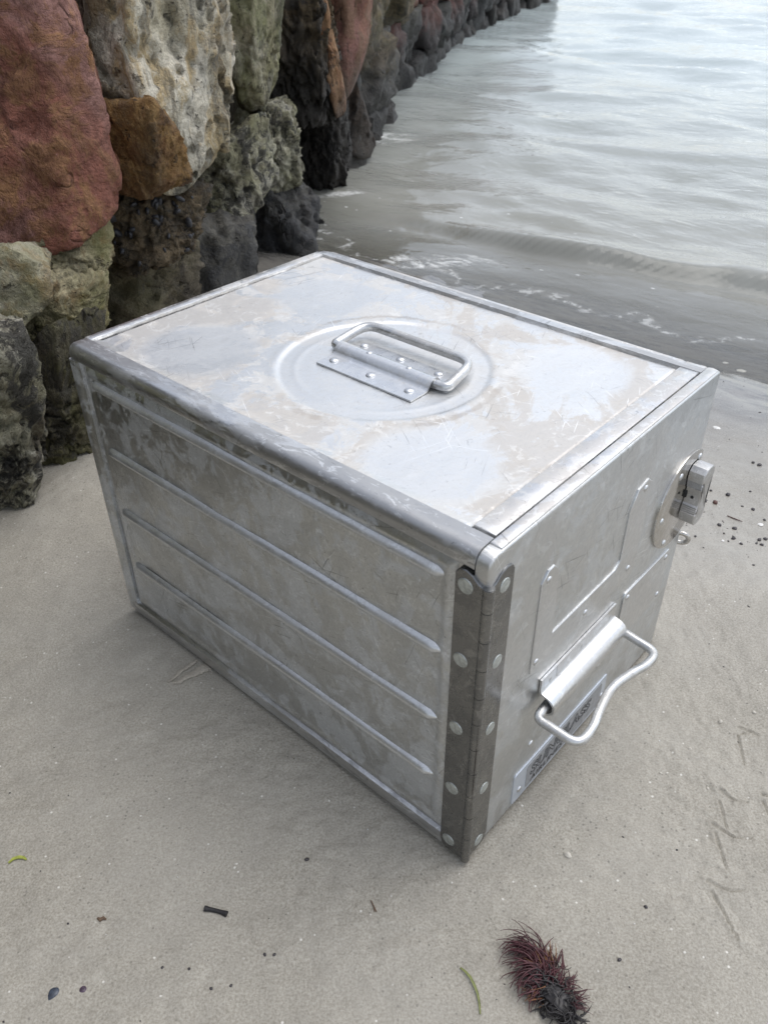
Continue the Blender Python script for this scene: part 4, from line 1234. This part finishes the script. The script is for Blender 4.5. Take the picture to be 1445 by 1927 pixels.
tag(lump('red_pebble', 0.378, 0.7761, 0.0033, M_RPEB, 330), 'small red-brown pebble among blackish pebbles near the latch', 'pebble')
for i, (x, y, r) in enumerate([(0.4133, 0.7324, 0.0033), (0.3596, 0.6984, 0.002)]):
    tag(lump('shell_chip', x, y, r, M_SHELL, 340 + i, flat=0.3), ['larger white shell chip among dark pebbles on damp sand', 'tiny white shell chip below the padlock eye'][i], 'shell')
for i, (x, y, r) in enumerate([(0.4427, 0.9607, 0.005), (0.4928, 1.1779, 0.009), (0.5556, 1.1748, 0.007), (0.5431, 1.2094, 0.0045), (0.4759, 1.1417, 0.0062), (0.4656, 1.1955, 0.0044)]):
    tag(lump('foam_fleck', x, y, r, M_SHELL, 350 + i, flat=0.16, aspect=0.7, sink=0.3, rz=-0.5 + 0.1 * i), 'white foam fleck lying on the wet sand by the water edge', 'foam', 'foam flecks on the wet sand')
tag(lump('pale_pebble', 0.1294, 0.3376, 0.0028, M_PALE, 360), 'oval pale pebble on sand in front of the hinge corner', 'pebble')
for i, (x, y, r) in enumerate([(0.1411, 0.4408, 0.0013), (0.2434, 0.4277, 0.0015), (0.2763, 0.4541, 0.0017), (0.3075, 0.4638, 0.0018), (0.2454, 0.3895, 0.0014), (0.2138, 0.4052, 0.0012), (0.2788, 0.3662, 0.0012)]):
    tag(lump('pale_grain', x, y, r, M_PALE, 370 + i), 'tiny pale pebble on the sand near the bird tracks', 'pebble', 'tiny pale pebbles near the bird tracks')
for i, (x, y, r) in enumerate([(-0.0575, 0.3377, 0.0017), (0.1748, 0.2981, 0.0013), (0.1493, 0.2638, 0.0014), (-0.0807, 0.2719, 0.0012), (-0.0745, 0.2718, 0.0012), (-0.1123, 0.2503, 0.0012), (-0.1001, 0.2521, 0.001), (-0.1282, 0.2621, 0.001), (-0.1459, 0.2633, 0.001), (-0.2156, 0.2924, 0.0009), (-0.3833, 0.8841, 0.003), (0.2081, 0.3402, 0.0009)]):
    lab = 'tiny dark pebble on the open sand in front of the metal box'
    if i == 10:
        tag(lump('dark_chip', x, y, r, M_DPEB, 390 + i), 'dark chip on sand between the wall foot and the box', 'pebble')
    else:
        tag(lump('dark_grain', x, y, r, M_DPEB, 390 + i), lab, 'pebble', 'tiny dark pebbles on open sand')

# charred stick
p0, p1 = Vector((-.1255, .3030, 0)), Vector((-.1095, .2990, 0))
path = [p0.lerp(p1, t) + Vector((0, .0006 * math.sin(t * 3), gz(*p0.lerp(p1, t).xy) + .0013)) for t in np.linspace(0, 1, 9)]
st = bm_obj('stick', tube([p - path[4] for p in path], [.0020, .0018, .0015, .00145, .0014, .00145, .0015, .0018, .0021], 10), None, M_STICK)
st.location = path[4]
tag(st, 'short black charred stick lying on the sand', 'stick')
# twig
tw = empty('twig', (-.009, .302, gz(-.009, .302)))
tag(tw, 'thin brown forked twig on the sand', 'twig')
bm_obj('stem', tube([(-.0022, .0045, .0006), (-.0006, .001, .0008), (.0016, -.0035, .0007)], [.0004, .0005, .0004], 6), tw, M_TWIG)
bm_obj('side_shoot', tube([(-.0002, -.0002, .0008), (.0002, -.0036, .0008)], [.0004, .0003], 6), tw, M_TWIG)
tw2 = bm_obj('crumb', tube([(-.003, .0006, .0007), (-.001, -.0008, .001), (.001, .0006, .0011), (.003, -.0004, .0006)], [.0008, .0014, .0012, .0006], 7), None, M_TWIG)
tw2.location = (-.1937, .2958, gz(-.1937, .2958))
tag(tw2, 'small brown crumb of bark on the sand', 'bark')
# reddish straw on the damp sand
tw3 = bm_obj('straw', tube([(-.006, .006, .0006), (0, 0, .0008), (.007, -.005, .0006)], [.0005, .0006, .0004], 6), None, M_RPEB)
tw3.location = (.388, .742, gz(.388, .742))
tag(tw3, 'thin reddish straw among the pebbles on damp sand', 'straw')

# mussel shell halves
def mussel(x, y, ln, rz, mat, label):
    nu, nv = 14, 9
    def fn(U, V):
        w = np.sin(np.pi * np.clip(U, 0, 1)) ** 0.6 * (0.25 + 0.3 * U)
        yy = V * w
        zz = 0.34 * np.sqrt(np.clip(1 - V * V, 0, 1)) * w + 0.012 * np.sin(U * 40)*0.2
        return np.stack([(U - .5), yy + 0.06 * np.sin(U * 3), zz], 1) * ln
    v, f = grid_mesh(np.linspace(0.01, .99, nu), np.linspace(-1, 1, nv), fn)
    inner = v * np.array([.93, .93, .86])
    f2 = np.concatenate([f, f[:, ::-1] + len(v)])
    o = link('mussel_shell', mesh_np('mussel_shell', np.concatenate([v, inner]), f2), None, mat)
    o.location = (x, y, gz(x, y) - .0003)
    o.rotation_euler = (0, 0, rz)
    return tag(o, label, 'shell')
mussel(-.211, .247, .0085, R(62), M_MUSSEL, 'blue-black mussel shell half on the sand')
mussel(-.194, .2495, .0062, R(10), M_MUSSEL2, 'smaller purple shell bit beside the blue-black mussel shell')

# green blades
def blade(name, pts, w, mat, label, cat='grass blade'):
    bm = bmesh.new()
    P = [Vector((x, y, gz(x, y) + h)) for x, y, h in pts]
    c0 = P[0].copy()
    rows = []
    n = len(P)
    for i, p in enumerate(P):
        d = (P[min(i + 1, n - 1)] - P[max(i - 1, 0)]); d.z = 0; d.normalize()
        s = Vector((-d.y, d.x, 0))
        t = i / (n - 1)
        ww = w * (0.25 + 0.75 * math.sin(math.pi * min(1, 0.12 + t * 0.8)))
        rows.append([bm.verts.new(p + s * ww * k + Vector((0, 0, z)) - c0) for k, z in ((-1, .0003), (0, 0), (1, .0003), (.9, -.0003), (-.9, -.0003))])
    for a, b in zip(rows[:-1], rows[1:]):
        for k in range(5):
            bm.faces.new((a[k], a[(k + 1) % 5], b[(k + 1) % 5], b[k]))
    bm.faces.new(rows[0]); bm.faces.new(rows[-1][::-1])
    o = bm_obj(name, bm, None, mat)
    o.location = c0
    return tag(o, label, cat)
blade('grass_blade', [(.0465, .2612, .0008), (.0495, .2585, .0016), (.0525, .2545, .002), (.0545, .250, .0018), (.0562, .245, .0014), (.0568, .239, .001), (.0568, .233,   .0008)], .0008, M_GRASS, 'curved green sea grass blade beside the dark red seaweed')
blade('weed_scrap', [(-.2715, .3370, .0008), (-.2690, .3400, .0012), (-.2655, .3415, .0014), (-.2620, .3410, .0012), (-.2595, .3395, .0008)], .0013, M_ALGA, 'yellow-green scrap of weed curled on the sand', 'seaweed')

# lifted flakes of sand crust at the foot of the box side
def crust(pts, w, label, seed):
    bm = bmesh.new()
    rg = random.Random(seed)
    c0 = Vector((pts[0][0], pts[0][1], 0)); c0.z = gz(c0.x, c0.y)
    rows = []
    N = 22
    for i in range(N + 1):
        t = i / N * (len(pts) - 1)
        j = min(int(t), len(pts) - 2); u = t - j
        x = pts[j][0] * (1 - u) + pts[j + 1][0] * u; y = pts[j][1] * (1 - u) + pts[j + 1][1] * u
        dx, dy = pts[j + 1][0] - pts[j][0], pts[j + 1][1] - pts[j][1]
        l = math.hypot(dx, dy); sx, sy = -dy / l, dx / l
        wl_ = (w[j] * (1 - u) + w[j + 1] * u)
        a = wl_ * (1 + rg.uniform(-.18, .18)); b = wl_ * (1 + rg.uniform(-.22, .22))
        z = gz(x, y)
        rows.append([bm.verts.new(Vector((x + sx * k, y + sy * k, z + h)) - c0) for k, h in ((a, .0006), (a * .5, .0017), (-b * .7, .0024), (-b, .0022), (-b * .95, .0006), (a * .3, -.0012))])
    for a, b in zip(rows[:-1], rows[1:]):
        for k in range(6):
            bm.faces.new((a[k], a[(k + 1) % 6], b[(k + 1) % 6], b[k]))
    bm.faces.new(rows[0]); bm.faces.new(rows[-1][::-1])
    o = bm_obj('sand_crust', bm, None, M_CRUST)
    o.location = c0
    return tag(o, label, 'sand crust')
M_CRUST = simple('sand_crust', (0.43, 0.395, 0.335), 0.9, var=0.22, scale=620, bump=0.4)
crust([(-.186, .5035), (-.180, .5045), (-.170, .513), (-.158, .523)], [.0014, .0022, .0042, .0056], 'wider lifted flake of sand crust against the box side', 1)
crust([(-.1905, .5045), (-.187, .508), (-.179, .518), (-.170, .530)], [.0007, .0016, .0021, .0014], 'thinner lifted flake of sand crust near the box side', 2)

# the dark red seaweed tuft
M_WEED = simple('dark_red_seaweed', (0.060, 0.012, 0.017), 0.45, var=0.5, scale=300)
M_WEEDK = simple('black_seaweed', (0.012, 0.010, 0.011), 0.45, var=0.5, scale=300)
M_WEEDO = simple('orange_brown_stalks', (0.19, 0.085, 0.035), 0.6, var=0.35, scale=300)
weed = empty('seaweed_tuft', (.1035, .2385, gz(.1035, .2385)))
weed.scale = (1.12, 1.12, 1.0)
tag(weed, 'dark red and black bushy tuft of seaweed washed up on the sand', 'seaweed')
WO = Vector((.106, .236, 0))
def strands(name, specs, mat, kind=None):
    V, F = [], []
    for path, r in specs:
        m = len(path)
        base = len(V)
        for i, p in enumerate(path):
            d = path[min(i + 1, m - 1)] - path[max(i - 1, 0)]
            if d.length < 1e-9:
                d = Vector((0, 0, 1))
            d.normalize()
            s = d.cross(Vector((.1, .2, 1))).normalized(); w = d.cross(s)
            rr_ = r * (1 - 0.7 * i / (m - 1))
            for k in range(4):
                a = math.pi / 2 * k
                V.append(p + (s * math.cos(a) + w * math.sin(a)) * rr_)
        for i in range(m - 1):
            for k in range(4):
                F.append((base + i * 4 + k, base + i * 4 + (k + 1) % 4, base + (i + 1) * 4 + (k + 1) % 4, base + (i + 1) * 4 + k))
    o = link(name, mesh_np(name, np.array([tuple(v) for v in V]), np.array(F)), weed, mat)
    if kind:
        o['kind'] = kind
    return o
rg = random.Random(12)
def curl(p, ang, ln, bend, lift, n=8):
    out = []
    x, y, z = p
    a = ang
    for i in range(n):
        out.append(Vector((x, y, max(z, .0005))))
        st_ = ln / (n - 1)
        x += math.cos(a) * st_; y += math.sin(a) * st_; z += lift * st_ * (1 - 2.0 * i / n)
        a += bend / n + rg.uniform(-.12, .12)
    return out
spine = [(.0060, -.0100), (.0030, -.0030), (-.0010, .0040), (-.0050, .0120), (-.0075, .0210), (-.0110, .0300)]
def spine_at(t):
    q = t * (len(spine) - 1); j = min(int(q), len(spine) - 2); u = q - j
    return (spine[j][0] * (1 - u) + spine[j + 1][0] * u, spine[j][1] * (1 - u) + spine[j + 1][1] * u)
sp_r, sp_k, sp_o = [], [], []
def tuft(lst, n, ox, oy, sp, a_mean, a_sd, l0, l1, b0, b1, r0, r1, seg=8):
    for _ in range(n):
        lst.append((curl((ox + rg.gauss(0, sp), oy + rg.gauss(0, sp), rg.uniform(.001, .007)), rg.gauss(R(a_mean), a_sd), rg.uniform(l0, l1), rg.uniform(b0, b1), rg.uniform(.0, .6), seg), rg.uniform(r0, r1)))
for i in range(300):                                   # black matted core, tight curls
    t = rg.random() * 0.62
    x, y = spine_at(t)
    sp_k.append((curl((x + rg.gauss(0, .0046), y + rg.gauss(0, .0040), rg.uniform(.0003, .0075)), rg.uniform(0, 6.28), rg.uniform(.004, .011), rg.uniform(-3.5, 3.5), rg.uniform(-.2, .6), 6), rg.uniform(.0003, .0008)))
tuft(sp_r, 60, -.0065, .0225, .0028, 112, .28, .014, .025, 1.2, 2.3, .0004, .0007, 10)      # the big frayed fan
tuft(sp_r, 46, -.0070, .0160, .0028, 165, .30, .012, .021, .6, 1.7, .0004, .0007, 9)
tuft(sp_r, 30, -.0065, .0090, .0025, 205, .40, .008, .017, .2, 1.2, .00035, .0006)
tuft(sp_r, 60, .0000, .0160, .0036, 80, .40, .005, .011, -.9, .9, .0003, .0006, 6)          # short bristles
tuft(sp_r, 40, .0060, .0070, .0030, 25, .50, .005, .011, -1.2, 1.2, .0003, .0006, 6)
tuft(sp_r, 24, .0085, .0000, .0020, -10, .40, .006, .012, -.8, .8, .0003, .0005, 6)
tuft(sp_r, 110, -.0030, .0150, .0040, 100, 1.6, .004, .009, -1.5, 1.5, .0003, .0006, 6)
tuft(sp_o, 16, -.0010, .0200, .0022, 97, .12, .006, .011, -.2, .2, .0003, .0005, 4)
tuft(sp_o, 14, -.0060, .0050, .0022, 195, .25, .006, .011, -.2, .4, .0003, .0005, 4)
tuft(sp_o, 14, -.0030, .0140, .0030, 140, .9, .006, .011, -.3, .3, .00025, .0004, 4)
strands('matted_core', sp_k, M_WEEDK, 'stuff')
strands('fronds', sp_r, M_WEED, 'stuff')
strands('stalks', sp_o, M_WEEDO, 'stuff')
# solid heart of the tuft
v, f = ico(4)
P = []
q = v.copy()
t = (q[:, 1] + 1) / 2 * .62
cx_ = np.array([spine_at(a)[0] for a in t]); cy_ = np.array([spine_at(a)[1] for a in t])
rad = np.sqrt(np.clip(1 - q[:, 1] ** 2, 0.0, 1)) * .0072 * (1 + .35 * fbm(v * 6, 3, 3))
hx = q[:, 0] / np.maximum(1e-3, np.hypot(q[:, 0], q[:, 2])); hz = q[:, 2] / np.maximum(1e-3, np.hypot(q[:, 0], q[:, 2]))
P = np.stack([cx_ + hx * rad, cy_ + .3 * hx * rad, .0028 + hz * rad * .7], 1)
link('holdfast', mesh_np('holdfast', P, f), weed, M_WEEDK)

# loose grit scattered over the beach: far too many to count
def grit(name, n, area, rmin, rmax, mat, label, cat, seed, clump=None):
    g = np.random.default_rng(seed)
    x = g.uniform(area[0], area[1], n); y = g.uniform(area[2], area[3], n)
    if clump is not None:
        keep = clump(x, y) > g.uniform(0, 1, n)
        x, y = x[keep], y[keep]
    c, s = math.cos(BOX['rot']), math.sin(BOX['rot'])
    lx = (x - BOX['cx']) * c + (y - BOX['cy']) * s; ly = -(x - BOX['cx']) * s + (y - BOX['cy']) * c
    wx = -0.43 + (y - 0.75) * 0.1935 + 0.07
    keep = ~((np.abs(lx) < HW + .004) & (np.abs(ly) < HL + .004)) & (x > wx)
    x, y = x[keep], y[keep]
    z = sand_z(x, y)
    m = len(x)
    r = rmin + (rmax - rmin) * g.uniform(0, 1, m) ** 3
    oct_ = np.array([(1, 0, 0), (-1, 0, 0), (0, 1, 0), (0, -1, 0), (0, 0, 1), (0, 0, -1)], float)
    of = np.array([(0, 2, 4), (2, 1, 4), (1, 3, 4), (3, 0, 4), (2, 0, 5), (1, 2, 5), (3, 1, 5), (0, 3, 5)])
    sc = np.stack([g.uniform(.6, 1.5, m), g.uniform(.5, 1.0, m), g.uniform(.35, .7, m)], 1) * r[:, None]
    a = g.uniform(0, 6.28, m)
    v = oct_[None] * sc[:, None, :] * g.uniform(.7, 1.25, (m, 6, 1))
    vx = v[..., 0] * np.cos(a)[:, None] - v[..., 1] * np.sin(a)[:, None]
    vy = v[..., 0] * np.sin(a)[:, None] + v[..., 1] * np.cos(a)[:, None]
    V = np.stack([vx + x[:, None], vy + y[:, None], v[..., 2] + z[:, None] + .0001], -1).reshape(-1, 3)
    F = (of[None] + (np.arange(m) * 6)[:, None, None]).reshape(-1, 3)
    o = link(name, mesh_np(name, V, F), None, mat)
    o['kind'] = 'stuff'
    return tag(o, label, cat)
patchy = lambda x, y: np.clip(0.25 + 1.1 * fbm(np.stack([x, y, x * 0], 1) * 6.0, 3, 61), 0.04, 1)
drift = lambda x, y: np.clip(np.exp(-((shore_q(x, y) + .47 + .05 * fbm(np.stack([x, y, x * 0], 1) * 7, 2, 62)) / .045) ** 2) * (x > .2) + .05 * (shore_q(x, y) > -.7), 0, 1)
grit('dark_grit', 1600, (-.45, .55, .2, .95), .0002, .0009, M_DPEB, 'fine dark grit sprinkled over the beach sand', 'grit', 1, patchy)
grit('shell_grit', 1100, (-.45, .55, .2, .8), .0002, .0008, M_SHELL, 'fine white shell grit sprinkled over the beach sand', 'grit', 2, patchy)
grit('drift_line', 3000, (.2, .8, .45, 1.2), .0005, .0024, M_DPEB, 'thin drift line of dark specks across the damp sand', 'grit', 3, drift)
